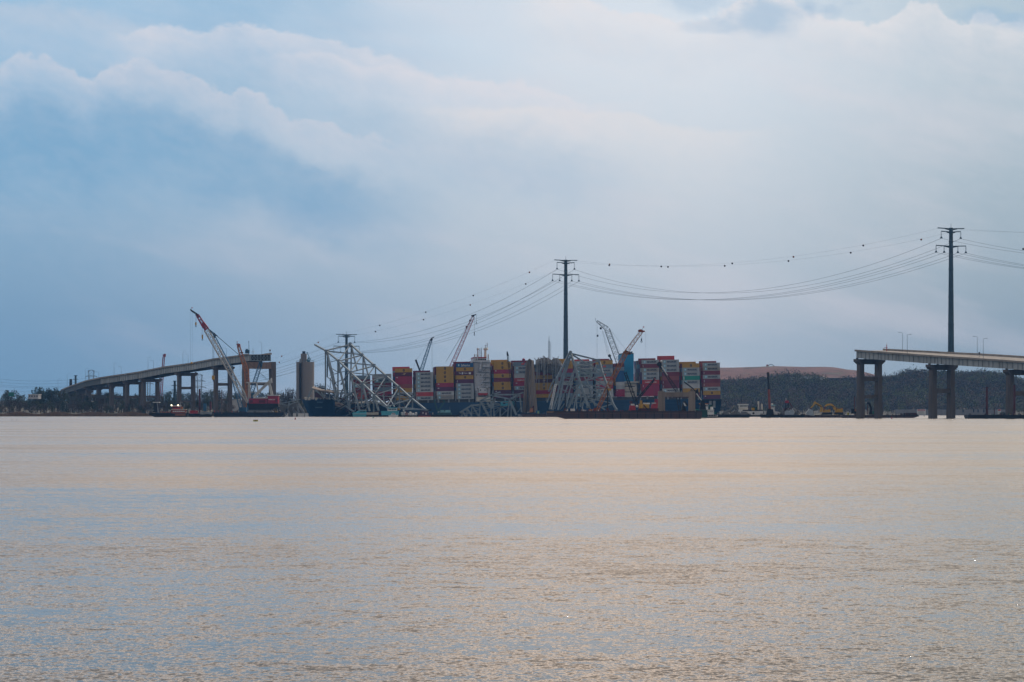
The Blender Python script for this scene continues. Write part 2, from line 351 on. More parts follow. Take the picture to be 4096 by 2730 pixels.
def landfill():
    prof = [(2500,1500),(2700,1480),(2880,1473),(3000,1469),(3140,1466.5),(3230,1469),(3332,1471.5),(3383,1480),(3434,1492),(3496,1506),(3560,1520),(3700,1560)]
    m = bpy.data.materials.new("bare_red_earth"); m.use_nodes = True; n = NT(m.node_tree); b_ = m.node_tree.nodes['Principled BSDF']
    t = n.n('ShaderNodeTexCoord'); mp = n.n('ShaderNodeMapping'); mp.inputs['Scale'].default_value = (.02, .02, .14); mp.inputs['Rotation'].default_value = (0, .35, 0)
    m.node_tree.links.new(t.outputs['Object'], mp.inputs[0])
    f = n.noise(mp.outputs[0], 1.0, 6.0, .6)
    g = n.noise(t.outputs['Object'], .012, 4.0, .6)
    c = n.ramp(f, [(.32, (.04,.026,.022)), (.44, (.115,.042,.034)), (.56, (.17,.068,.054)), (.66, (.055,.034,.028))])
    c = n.mix(n.ss(g, .58, .68, 0, .8), c, (.07,.09,.05,1))
    m.node_tree.links.new(c, b_.inputs['Base Color']); b_.inputs['Roughness'].default_value = .95
    YY = 4300.0; b = MB(); rows = []
    for i in range(45):
        px = 2480 + i*30; top = CH + (HY-lerp(prof, px))/F*YY
        row = []
        for k in range(12):
            s = k/11.0; y = YY - 620*(1-s); z = 6 + (top-6)*math.sin(s*math.pi/2)**1.1
            if 0 < k < 11: z += 1.5*math.sin(px*.03+k)*math.sin(k*1.3)
            row.append(P(px, 0, YY).xy.to_3d() + Vector((0, y-YY, z)))
        row.append(row[-1] + Vector((0, 500, -30)))
        rows.append(row)
    b.grid(rows); tag(b.build("landfill_hill", m, smooth=True), kind='structure')
landfill()
# ------------------------------------------------------------------ vegetation
def leaf_mat(name, c, var=.45):
    m = bpy.data.materials.new(name); m.use_nodes = True; n = NT(m.node_tree); b = m.node_tree.nodes['Principled BSDF']
    t = n.n('ShaderNodeTexCoord'); f = n.noise(t.outputs['Object'], .35, 3.0)
    oi = n.n('ShaderNodeObjectInfo')
    r = n.ramp(f, [(.3, tuple(x*(1-var) for x in c)), (.55, c), (.75, tuple(x*(1+var) for x in c))])
    hs = n.n('ShaderNodeHueSaturation'); m.node_tree.links.new(r, hs.inputs['Color'])
    m.node_tree.links.new(n.m('ADD', .8, n.m('MULTIPLY', oi.outputs['Random'], .45)), hs.inputs['Value'])
    m.node_tree.links.new(hs.outputs[0], b.inputs['Base Color']); b.inputs['Roughness'].default_value = .9
    # small leaves scatter light in all directions: soften the facing of each face
    ge = n.n('ShaderNodeNewGeometry'); va = n.n('ShaderNodeVectorMath', operation='MULTIPLY_ADD'); m.node_tree.links.new(ge.outputs['Normal'], va.inputs[0]); va.inputs[1].default_value = (.5,.5,.5); va.inputs[2].default_value = (0,-.25,.42)
    vn = n.n('ShaderNodeVectorMath', operation='NORMALIZE'); m.node_tree.links.new(va.outputs[0], vn.inputs[0]); m.node_tree.links.new(vn.outputs[0], b.inputs['Normal'])
    return m
BARK = mat("bark", (.07,.055,.045), .9)
LEAF = {'bare': leaf_mat("bare_twigs", (.06,.048,.042)), 'spring': leaf_mat("spring_leaves", (.06,.075,.032)),
        'dark': leaf_mat("evergreen_needles", (.02,.045,.032)), 'brown': leaf_mat("brown_brush", (.08,.055,.04))}
def quad_cloud(b, c, r, n, s, rg, flat=1.0):
    for _ in range(n):
        while True:
            d = Vector((rg.uniform(-1,1), rg.uniform(-1,1), rg.uniform(-1,1)))
            if .15 < d.length < 1: break
        p = c + Vector((d.x*r, d.y*r, d.z*r*flat))
        a = Vector((rg.gauss(0,1), rg.gauss(0,1), rg.gauss(0,1))).normalized(); e = a.orthogonal().normalized(); g = a.cross(e)
        k = s*rg.uniform(.6, 1.3)
        b.add([p-e*k-g*k*.6, p+e*k-g*k*.5, p+e*k*.8+g*k*.6, p-e*k*.7+g*k*.7], [(0,1,2,3)])
PROTO = {}
def tree_proto(kind, i):
    """unit tree, 1 m high; trunk with limbs, crown of leaf-sized faces in clumps"""
    k = (kind, i)
    if k in PROTO: return PROTO[k]
    rg = random.Random(hash(kind) % 1000*0 + i*17 + len(kind)*131)
    t = MB(); c = MB(); t.cyl((0,0,0), (0,0,.55), .022, .012, 6)
    if kind == 'dark' and i % 2 == 0:                           # pointed pine
        t.cyl((0,0,.5), (0,0,.95), .012, .004, 5)
        for j in range(9):
            z = .22 + .085*j; r = .26*(1-(z-.2)/.85)
            for q in range(5):
                a = q*1.26+j; quad_cloud(c, Vector((math.cos(a)*r*.6, math.sin(a)*r*.6, z)), r*.55, 14, .026, rg, .5)
    else:
        nl = 11 if kind != 'brown' else 8
        for j in range(nl):
            a = j*2.4+rg.random(); rr = rg.uniform(.10, .27); z = rg.uniform(.34, .86)
            if kind == 'brown': z = rg.uniform(.15, .75); rr *= 1.5
            p = Vector((math.cos(a)*rr, math.sin(a)*rr, z)); t.beam((0,0,z*.55), p, .012)
            quad_cloud(c, p, rg.uniform(.10, .17), 60 if kind != 'bare' else 46, .022 if kind != 'bare' else .016, rg)
        quad_cloud(c, Vector((0,0,.68)), .26, 90, .022, rg)
        if kind in ('bare',):
            for j in range(26):
                a = rg.uniform(0, 6.28); rr = rg.uniform(.08, .34); z = rg.uniform(.5, 1.0)
                t.beam((math.cos(a)*rr*.4, math.sin(a)*rr*.4, z*.6), (math.cos(a)*rr, math.sin(a)*rr, z), .007)
    o = [t.build("trunk", BARK), c.build("crown", LEAF[kind])]
    PROTO[k] = [x.data for x in o]
    for x in o: bpy.data.objects.remove(x)
    return PROTO[k]
NAMES = {'bare': ("bare_tree", "bare grey brown tree", "tree"), 'spring': ("leafing_tree", "pale green tree just coming into leaf", "tree"),
         'dark': ("evergreen_tree", "dark evergreen tree", "tree"), 'brown': ("brown_shrub", "low brown shrub", "shrub")}
def tree(kind, px, ytop, Y, where, wide=1.0, i=None, label=None):
    g = 2.0; top = CH + (HY-ytop)/F*Y; h = max(2.0, top-g)
    i = rnd.randrange(5) if i is None else i
    nm, lb, ct = NAMES[kind]
    r = thing(nm, label or f"{lb} {where}", ct, ((px-CX)/F*Y, Y, g-.4), f"{lb}s {where}")
    for q, me in zip(("trunk", "crown"), tree_proto(kind, i)):
        o = bpy.data.objects.new(q, me); COL.objects.link(o); o.parent = r
    r.scale = (h*wide, h*wide, h+.4); r.rotation_euler = (0, 0, rnd.uniform(0, 6.28))
LEFTP = [(-40,1584),(0,1586),(13,1573),(32,1558),(60,1556),(85,1566),(105,1575),(130,1575),(150,1548),(172,1562),(208,1549),(223,1554),(250,1556),(300,1572),(358,1569),(390,1562),(425,1558),(460,1565),(533,1569),(583,1572),(642,1559),(667,1553),(700,1562),(717,1565),(792,1569),(827,1556),(842,1553),(880,1556),(942,1559),(1006,1557),(1040,1560),(1102,1569),(1125,1562),(1153,1550),(1180,1552),(1264,1541),(1284,1530),(1309,1544),(1345,1556),(1420,1566)]
def woods():
    W1 = "on the left shore behind the bridge approach"
    tree('dark', 151, 1541, 2420, W1, 1.0, 1, "tall round topped dark tree rising highest in the far left woods")
    tree('dark', 210, 1548, 2430, W1, 1.1, 3, "broad dark evergreen tree beside the left end of the bridge deck")
    tree('dark', 178, 1557, 2425, W1, .9, 3, "narrow dark tree between two taller trees left of the bridge deck")
    tree('bare', 1284, 1527, 2400, W1, .9, 2, "bare grey tree standing right of the silo behind the bow")
    tree('bare', 1150, 1548, 2300, W1, .9, 1, "bare dark tree standing just left of the concrete silo")
    for i in range(74):                                         # tall back row following the skyline
        px = -40 + i*19.6 + rnd.uniform(-6, 6)
        if 1190 < px < 1250: continue
        k = rnd.choices(['bare', 'spring', 'dark'], [5, 3, 2.2])[0]
        tree(k, px, lerp(LEFTP, px) + rnd.uniform(-2, 9), rnd.uniform(2440, 2620), W1, rnd.uniform(.75, 1.15))
    W2 = "in the middle of the left shore woods"
    for i in range(95):
        px = -40 + i*14 + rnd.uniform(-8, 8)
        k = rnd.choices(['bare', 'spring', 'dark', 'brown'], [4, 3, 2, 2])[0]
        tree(k, px, rnd.uniform(1594, 1622), rnd.uniform(2200, 2380), W2, rnd.uniform(.9, 1.4))
    W3 = "along the marshy left bank"
    for i in range(84):
        px = -40 + i*15.5 + rnd.uniform(-8, 8)
        k = rnd.choices(['brown', 'spring', 'dark'], [5, 1.4, 1])[0]
        tree(k, px, rnd.uniform(1632, 1648), rnd.uniform(2110, 2180), W3, rnd.uniform(1.2, 2.0))
woods()
def reeds():
    rg = random.Random(3); b = MB()
    for i in range(9000):
        px = rg.uniform(-60, 1300); Y = rg.uniform(2062, 2105); p = wl(px, Y, .3); h = rg.uniform(1.2, 2.9)*(.6+.6*math.sin(px*.021)**2); w = rg.uniform(.15, .4)
        b.add([p+Vector((-w,0,0)), p+Vector((w,0,0)), p+Vector((w*.4+rg.uniform(-.4,.4),0.1,h)), p+Vector((-w*.4,0.1,h*.9))], [(0,1,2,3)])
    tag(b.build("marsh_reeds", leaf_mat("dry_reeds", (.15,.095,.06), .4)), kind='stuff')
reeds()
def far_wood():
    rg = random.Random(11); b = MB()
    for i in range(5600):
        px = rg.uniform(2800, 4420); t = 1.12*rg.random()**.65; Y = 2700 + t*(RIDGE_Y-2700)
        x = (px-CX)/F*Y; z = hillz(x, Y, 2.0)
        h = rg.uniform(6, 12.5) + (rg.uniform(0, 5) if rg.random() < .25 else 0); w_ = math.sin(x*.031+1)*math.cos(Y*.017)+.6*math.sin(x*.11+Y*.05); b.cur = rg.choices([0, 1, 2, 3], [4, max(.2, 2.2+2.4*w_), max(.1, 1-w_), max(.2, 2-2*w_)])[0]
        c = Vector((x, Y, z+h*.55))
        quad_cloud(b, c, h*.46, 48, .62, rg, 1.0)
        b.beam((x, Y, z-1), (x, Y, z+h*.6), .35)
    tag(b.build("far_wood", [leaf_mat("wood_twigs", (.07,.066,.072), .3), leaf_mat("wood_spring", (.12,.14,.065), .3), leaf_mat("wood_evergreen", (.028,.05,.042), .2), leaf_mat("wood_brown", (.145,.105,.09), .3)]), kind='stuff')
far_wood()
# ------------------------------------------------------------------ bridge approaches
DV = Vector((.58, -.815, 0)).normalized(); NR = Vector((.815, .58, 0)).normalized()   # along the bridge towards us; across it, away
B0 = Vector((193, 1609, 0))
def on_line(px, off=0.0):
    k = (px-CX)/F; q = B0 + NR*off; s = (k*q.y-q.x)/(DV.x-k*DV.y); return q + DV*s
def lamp(base, h, side, label, group):
    r = thing("street_lamp", label, "street lamp", base, group)
    a = MB(); a.cyl(base, base+Vector((0,0,h)), .13, .08, 6); a.build("pole", LAMPM, r)
    c = MB(); t = base+Vector((0,0,h)); e = t+Vector((side*1.2,0,.5)); c.tube([t, t+Vector((side*.4,0,.4)), e, e+Vector((side*.9,0,0))], .09)
    c.build("arm", LAMPM, r)
    d = MB(); d.box(tuple(e+Vector((side*.7-.45,-.2,-.12))), tuple(e+Vector((side*.7+.45,.2,.1)))); d.build("lamp_head", LAMPM, r)
def deck(root, near, width, tilt, gd_=4.85):
    """near: points of the near parapet top in order; builds slab, fascia girders with stiffeners, parapets"""
    n = len(near); nr = []
    for i in range(n):
        d = (near[min(i+1, n-1)]-near[max(i-1, 0)]); d.z = 0; d.normalize(); nr.append(Vector((-d.y, d.x, 0)) if True else None)
    sg = 1 if nr[0].dot(NR) > 0 else -1
    nr = [v*sg for v in nr]
    def at(i, off, dz): return near[i] + nr[i]*off + Vector((0,0,dz+tilt[i]*off/width))
    def strip(name, m, prof, par=root):
        b = MB(); k = len(prof); vs = [at(i, o, z) for i in range(n) for o, z in prof]
        fs = [(i*k+j, i*k+(j+1) % k, (i+1)*k+(j+1) % k, (i+1)*k+j) for i in range(n-1) for j in range(k)]
        b.add(vs, fs + [tuple(range(k))[::-1], tuple(range((n-1)*k, n*k))]); return b.build(name, m, par)
    strip("deck_slab", SLAB, [(0,-.7), (width,-.7), (width,-1.05), (0,-1.05)])
    strip("parapet", SLAB, [(0,0), (.45,0), (.45,-.695), (0,-.695)])
    strip("parapet", SLAB, [(width-.45,.35), (width,.35), (width,-.695), (width-.45,-.695)])
    gd = []
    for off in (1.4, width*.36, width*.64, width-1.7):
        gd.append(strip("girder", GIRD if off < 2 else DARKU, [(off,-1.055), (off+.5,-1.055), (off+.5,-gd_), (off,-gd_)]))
    b = MB()
    for i in range(n-1):
        L = (near[i+1]-near[i]).length; k = max(1, int(L/(2.6+1.2*rnd.random())))
        for j in range(k):
            t = (j+rnd.uniform(-.2,.2)+.3)/k; p = at(i, 1.25, -1.07).lerp(at(i+1, 1.25, -1.07), t)
            b.beam(p, p-Vector((0,0,gd_-1.09)), .22, .3)
    o = b.build("stiffener", mat("stiffener_paint", (.22,.24,.25), .6), gd[0]); o['kind'] = 'stuff'
    return at
def pier(root_label, near_pt, width, topz, beams, colw, caph, name="bridge_pier", flare=1.0, over=0.0):
    """two column bent across the bridge at near_pt (plan point of the near deck edge)"""
    p0 = Vector((near_pt.x, near_pt.y, 0))
    r = thing(name, root_label, "bridge pier", p0, "concrete piers of the broken bridge")
    ex = NR; ey = -DV
    def bx(b, o0, o1, z0, z1, d0, d1=None):
        d1 = d1 or d0
        vs = []
        for z, d in ((z0, d0), (z1, d1)):
            for o, s in ((o0,-d/2), (o1,-d/2), (o1,d/2), (o0,d/2)): vs.append(p0 + ex*o + ey*s + Vector((0,0,z)))
        b.add(vs, [(3,2,1,0), (4,5,6,7), (0,1,5,4), (1,2,6,5), (2,3,7,6), (3,0,4,7)])
    c1, c2 = width*.19, width*.81
    for c in (c1, c2):
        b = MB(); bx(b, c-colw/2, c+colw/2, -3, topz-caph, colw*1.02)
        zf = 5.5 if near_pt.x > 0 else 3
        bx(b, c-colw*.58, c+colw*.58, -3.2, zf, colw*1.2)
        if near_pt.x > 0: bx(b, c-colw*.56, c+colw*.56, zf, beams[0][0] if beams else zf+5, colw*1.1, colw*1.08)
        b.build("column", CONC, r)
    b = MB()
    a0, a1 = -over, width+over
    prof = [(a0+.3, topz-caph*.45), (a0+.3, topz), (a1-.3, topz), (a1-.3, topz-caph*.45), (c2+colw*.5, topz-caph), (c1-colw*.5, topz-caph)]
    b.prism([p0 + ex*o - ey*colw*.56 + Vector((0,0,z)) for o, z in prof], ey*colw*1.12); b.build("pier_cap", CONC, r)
    b = MB()
    for o in (1.65, width*.36, width*.64, width-1.45): bx(b, o-.5, o+.5, topz+.003, topz+.62, 1.0)
    b.build("bearing", DARKU, r)
    for z0, z1 in beams:
        b = MB(); bx(b, c1+colw/2+.003, c2-colw/2-.003, z0, z1, colw*.7); b.build("cross_beam", CONC, r)
def zof(y, Y): return CH + (HY-y)/F*Y
def right_bridge():
    r = thing("bridge_approach", "broken end of the grey girder bridge approach at the right edge of the photo", "bridge", on_line(3425))
    path = []; tl = []
    for px, y in [(3418,1399), (3500,1405), (3600,1412), (3684,1418.5), (3800,1426), (3900,1432.5), (4000,1439), (4096,1446), (4200,1453.5)]:
        q = on_line(px); path.append(Vector((q.x, q.y, zof(y, q.y)))); tl.append(.5+1.1*min(1, (px-3418)/400))
    at = deck(r, path, 22.0, tl)
    for k, (px, cy, bm, lb) in enumerate([(3420, 1437, ((1595,1581), (1525,1509)), "tall concrete pier under the broken end of the right bridge approach"),
                                       (3709, 1459, ((1572,1555),), "concrete pier in front of the pylon, second from the broken right bridge end"),
                                       (4018, 1479, ((1583,1566),), "concrete pier cut by the right edge of the photo beside a brown pile")]):
        q = on_line(px); pier(lb, q, 22.0, zof(cy, q.y), [(zof(a, q.y+5), zof(b, q.y+5)) for a, b in bm], 3.0, 2.9)
    g = "street lamps on the right bridge approach"
    for px, yb, yt, sd, lb in [(3610,1403,1331,-1,"lamp post with arm to the left above the broken right bridge end"), (3629,1409,1339,1,"lamp post with arm to the right nearest the broken right bridge end"),
                           (3909,1422,1347,-1,"lamp post with arm to the left beside a small box right of the tall pylon"), (3933,1432,1355,1,"rightmost lamp post on the right bridge approach, arm to the right")]:
        q = on_line(px, 18 if sd < 0 else .2); z = zof(yb, q.y); lamp(Vector((q.x, q.y, z-1)), zof(yt, q.y)-z+.6, sd, lb, g)
    q = on_line(3917, 10); z = zof(1426, q.y)
    s = thing("roadside_box", "small dark box on a post on the right bridge deck between two lamps", "sign", Vector((q.x, q.y, z-1)))
    a = MB(); a.cyl(Vector((q.x,q.y,z-1)), Vector((q.x,q.y,zof(1419,q.y))), .1, n=6); a.build("post", LAMPM, s)
    a = MB(); z0 = zof(1419,q.y); a.box((q.x-.4,q.y-.2,z0), (q.x+.4,q.y+.2,z0+1.3)); a.build("box", DARKU, s)
    q = on_line(3547, 14); z = zof(1404, q.y)
    s = thing("antenna_mast", "small red and white antenna mast on the broken end of the right bridge deck", "antenna", Vector((q.x, q.y, z)))
    a = MB(); a.cyl((q.x,q.y,z-1), (q.x,q.y,zof(1380,q.y)), .25, .2, 6); a.beam((q.x-1.4,q.y,zof(1391,q.y)), (q.x+.5,q.y,zof(1391,q.y)), .25); a.build("post", REDP, s)
    a = MB(); a.cyl((q.x,q.y,zof(1380,q.y)), (q.x,q.y,zof(1371,q.y)), .16, .05, 6); a.build("antenna", WHITE, s)
right_bridge()
def left_bridge():
    E0 = Vector((-190.5, 2150, 0))
    k = (995-CX)/F; A = Vector((k*2140, 2140, 0)); dl = -DV
    def pt(px):
        kk = (px-CX)/F; s = (kk*A.y-A.x)/(dl.x-kk*dl.y); return A + dl*s
    r = thing("bridge_approach", "long curving bridge approach on concrete piers at the left, ending in mid air", "bridge", A)
    path = []
    far = {343: 2640, 282: 2800, 245: 2950, 230: 3080}
    for px, y in [(995,1415), (974,1417), (949,1422), (855,1434), (761,1452), (652,1467), (558,1486), (500,1495), (457,1501), (397,1510), (343,1522), (282,1543), (245,1558), (230,1575)]:
        q = wl(px, far[px]) if px in far else pt(px)
        path.append(Vector((q.x, q.y, zof(y, q.y))))
    path.append(path[-1] + Vector((60, 130, -5)))
    at = deck(r, path, 20.0, [.4]*len(path), 5.5)
    # open cross frames of the torn deck end
    b = MB(); e0 = path[0]
    for i in range(7):
        o = 1.4 + i*(17.2/6); b.beam(e0+DV*.6+NR*o+Vector((0,0,-1.1)), e0+DV*.6+NR*o+Vector((0,0,-5.4)), .45)
    for i in range(6):
        o = 1.4 + i*(17.2/6); o2 = o+17.2/6
        b.beam(e0+DV*.6+NR*o+Vector((0,0,-1.2)), e0+DV*.6+NR*o2+Vector((0,0,-5.2)), .22); b.beam(e0+DV*.6+NR*o2+Vector((0,0,-1.2)), e0+DV*.6+NR*o+Vector((0,0,-5.2)), .22)
    b.beam(e0+DV*.6+NR*1.2+Vector((0,0,-5.3)), e0+DV*.6+NR*18.8+Vector((0,0,-5.3)), .6)
    b.build("end_frame", mat("end_frame_steel", (.20,.25,.28), .6, .1), r)
    # piers: near deck edge column, cap top row, cross beam rows
    lst = [(846,1479,((1604,1596),(1544,1533)),"concrete pier of the left bridge behind the hanging yellow hook block"), (700,1492,((1610,1603),(1558,1548)),"concrete pier of the left bridge above the red tugboat"),
           (558,1511,((1592,1584),),"concrete pier of the left bridge just left of the tug's dark tower"), (492,1522,((1592,1584),),"fifth concrete pier from the broken end of the left bridge"),
           (430,1531,((1592,1585),),"sixth concrete pier from the broken end of the left bridge"), (378,1540,((1593,1586),),"left bridge pier beside the dark board behind the trees"),
           (335,1551,(),"eighth concrete pier from the broken end of the left bridge"), (298,1562,(),"left bridge pier near where the deck starts to curve"),
           (268,1575,(),"short pier under the curving left end of the bridge deck"), (246,1588,(),"shortest pier at the far left end of the bridge deck")]
    for px, cy, bm, lb in lst:
        q = pt(px) if px > 390 else wl(px, lerp([(230,3080),(245,2950),(282,2800),(343,2640),(397,2480)], px))
        # keep the cap just under the girders
        i = min(range(len(path)-1), key=lambda j: abs((path[j].x+path[j+1].x)/2-q.x))
        a, c = path[i], path[i+1]; t = (q.x-a.x)/(c.x-a.x) if abs(c.x-a.x) > 1e-3 else 0
        zc = a.z + (c.z-a.z)*t - 5.5 - .55
        pier(lb, q, 20.0, zc, [(zof(a_, q.y+5), zof(b_, q.y+5)) for a_, b_ in bm], 2.7, 2.6)
    # anchor pier at the torn end
    q = A + DV*1.0 + dl*2; p0 = Vector((q.x, q.y, 0))
    r2 = thing("bridge_pier", "massive portal pier under the torn end of the left bridge deck", "bridge pier", p0, "concrete piers of the broken bridge")
    def bx(o0, o1, z0, z1, d):
        b = MB(); vs = [p0+NR*o+DV*s+Vector((0,0,z)) for z in (z0, z1) for o, s in ((o0,-d/2), (o1,-d/2), (o1,d/2), (o0,d/2))]
        return b.add(vs, [(3,2,1,0), (4,5,6,7), (0,1,5,4), (1,2,6,5), (2,3,7,6), (3,0,4,7)])
    Y = q.y
    zt, zb = zof(1449,Y), zof(1476,Y)
    bx(-4.2, 0.0, -3, zb, 4.0).build("column", CONC, r2); bx(19.2, 23.2, -3, zt+.3, 4.0).build("column", CONC, r2)
    bx(-4.2, 19.197, zb+.003, zt, 3.6).build("pier_cap", mat("rusty_concrete", (.24,.15,.10), .85, 0, .4, .3, streak=True), r2)
    bx(0.003, 19.197, zof(1542,Y), zof(1532,Y), 2.6).build("cross_beam", CONC, r2)
    g = "street lamps on the left bridge approach"
    names = {1047:"lamp post near the torn end of the left bridge deck", 905.6:"lamp post on the left bridge behind the red crane's boom", 753:"shorter lamp post above the second pier of the left bridge, arm to the left", 731.6:"taller lamp post above the second pier of the left bridge, arm to the right",
             614:"shorter lamp post above the third pier of the left bridge, arm to the left", 592:"taller lamp post above the third pier of the left bridge, arm to the right", 485:"shorter lamp post left of the small distant red boom",
             456:"tall lamp post right of the lattice pylon behind the left bridge", 394.6:"faint lamp post just right of the lattice pylon", 342.6:"lamp post just left of the lattice pylon", 269:"lamp post beside the dark stub post on the bridge curve", 232:"leftmost lamp post, beside the far left end of the bridge"}
    for px, yb, yt, sd, fr in [(1047,1418,1369,-1,1), (905.6,1428,1394,-1,1), (753,1453,1418,-1,1), (731.6,1457,1406,1,0), (614,1478,1443,-1,1), (592,1480,1430,1,0), (485,1497,1467,-1,1), (456,1502,1453,1,0), (394.6,1511,1489,-1,1), (342.6,1523,1475,1,0), (269,1548,1496,1,0), (232,1575,1517,1,0)]:
        if px > 390: q = pt(px) + NR*(17 if fr else .2)
        else: q = wl(px, lerp([(230,3080),(245,2950),(282,2800),(343,2640),(397,2480)], px))
        if px > 1000: q = A + NR*14; q.x = (px-CX)/F*q.y
        q.x = (px-CX)/F*q.y
        z = zof(yb, q.y); lamp(Vector((q.x, q.y, z-1)), zof(yt, q.y)-z+.6, sd, names[px], g)
    # things standing on the torn deck end
    Y = 2146
    t = thing("equipment_container", "dark blue equipment box standing on the torn left bridge deck end", "equipment", P(989,1415,Y))
    b = MB(); a0 = P(980,1414,Y); a1 = P(999,1401,Y+5); b.box(tuple(a0), tuple(a1)); b.box((a0.x+.6,Y-.1,a1.z+.003), (a0.x+2,Y+3,a1.z+.7)); b.build("housing", BLUEL, t)
    b = MB(); b.box((a0.x+1.2,Y-.06,a0.z+.4), (a0.x+2.2,Y-.003,a0.z+1.9)); b.build("door", DARKU, t)
    t = thing("antenna_mast", "thin black mast beside the equipment box on the left bridge end", "antenna", P(995,1414,Y))
    b = MB(); b.cyl(P(996,1414,Y-.5), P(995,1369,Y-.5), .22, .12, 6); b.ball(P(995,1368,Y-.5), .4, 6); b.build("pole", BLACK, t)
    t = thing("antenna_mast", "short mast with a flat dish on the left bridge end", "antenna", P(1012,1417,Y+6))
    b = MB(); b.cyl(P(1012,1417,Y+6), P(1012,1394,Y+6), .18, .1, 6); b.build("pole", LAMPM, t)
    b = MB(); b.cyl(P(1012,1409,Y+6), P(1012,1407.5,Y+6), 1.6, .9, 10); b.build("dish", GREYM, t)
    t = thing("roadside_box", "grey signal box on a post at the very tip of the left bridge deck", "sign", P(1080,1417,Y+8))
    b = MB(); b.cyl(P(1080,1417,Y+8), P(1080,1406,Y+8), .15, n=6); b.build("post", LAMPM, t)
    b = MB(); p = P(1080,1406,Y+8); b.box((p.x-.6,p.y-.3,p.z), (p.x+.6,p.y+.3,p.z+1.3)); b.build("box", GREYM, t)
left_bridge()
# ------------------------------------------------------------------ pylons and cables
def pylon(px, ytop, Y, rows, label, baser, ybase):
    """rows: (y, half width px) arms; the two lower arms carry insulators"""
    b0 = wl(px, Y, -2) if ybase is None else P(px, ybase, Y)
    r = thing("power_pylon", label, "power pylon", b0, "tubular steel pylons of the power line")
    top = P(px, ytop, Y); H = top.z-b0.z
    b = MB(); n = 14
    for i in range(n):
        z0, z1 = b0.z+H*i/n, b0.z+H*(i+1)/n; ra = baser*(1-.5*i/n); rb = baser*(1-.5*(i+1)/n)
        b.cyl((top.x, Y, z0), (top.x, Y, z1), ra, rb*1.0, 12)
        if i % 2: b.cyl((top.x, Y, z0-.35), (top.x, Y, z0+.35), ra+.16, ra+.16, 12)
    b.cyl((top.x,Y,top.z), (top.x,Y,top.z+2.6), .1, n=5); b.build("pole", POLE, r)
    ax = (Vector((.94, .34, 0))).normalized(); ends = []
    for k, (y, hw) in enumerate(rows):
        c = P(px, y, Y); L = hw*Y/F/ax.x
        b = MB()
        for s in (-1, 1):
            b.beam(c, c+ax*s*L+Vector((0,0,.35)), .5, .55); b.beam(c-Vector((0,0,.9)), c+ax*s*L*.45, .5, .6)
        b.build("crossarm", POLE, r)
        if k == 0: ends += [c+ax*-L, c+ax*L]
        for f in ((), (1.0,), (1.0, .46))[min(k, 2)]:
            for s in (-1, 1):
                p = c+ax*s*L*f; e = p-Vector((0,0,22*Y/F))
                d = MB(); d.beam(p+ax*.25, e+ax*.25, .16); d.beam(p-ax*.25, e-ax*.25, .16); d.cyl(e+Vector((0,0,.5)), e-Vector((0,0,.6)), .35, .9, 6); d.build("insulator", POLE, r); ends.append(e-Vector((0,0,.6)))
    return ends
def ratio(px): return None
RP = pylon(3804, 912, 1723, [(916,56),(929,41),(986,63)], "tallest steel pylon standing behind the right bridge approach", 2.3, None)
MP = pylon(2263, 1040, 2080, [(1043,46),(1053,35),(1100,53)], "tall steel pylon rising behind the container ship in the middle", 2.25, None)
LP = pylon(1386, 1338, 2330, [(1340,41),(1347,32),(1387,50)], "short steel pylon half hidden by the big leaning truss", 1.9, None)
def cable(a, b, sag, label, group, r=.14, n=36):
    pts = [a.lerp(b, i/n) - Vector((0,0,4*sag*(i/n)*(1-i/n))) for i in range(n+1)]
    m = MB(); m.tube(pts, r, 4); o = m.build("power_cable", WIRE, loc=a); tag(o, label, "cable", group); return pts
def cball(p, col, label, group):
    b = MB(); b.ball(p, .64, 10); tag(b.build("marker_ball", col, loc=p), label, "marker ball", group)
MBD = mat("dark_marker", (.03,.02,.025), .5); MBO = mat("orange_marker", (.30,.10,.03), .5)
def at_px(pts, px):
    for p, q in zip(pts, pts[1:]):
        a = CX+p.x/p.y*F; b = CX+q.x/q.y*F
        if min(a, b) <= px <= max(a, b): return p.lerp(q, (px-a)/(b-a))
    return pts[0]
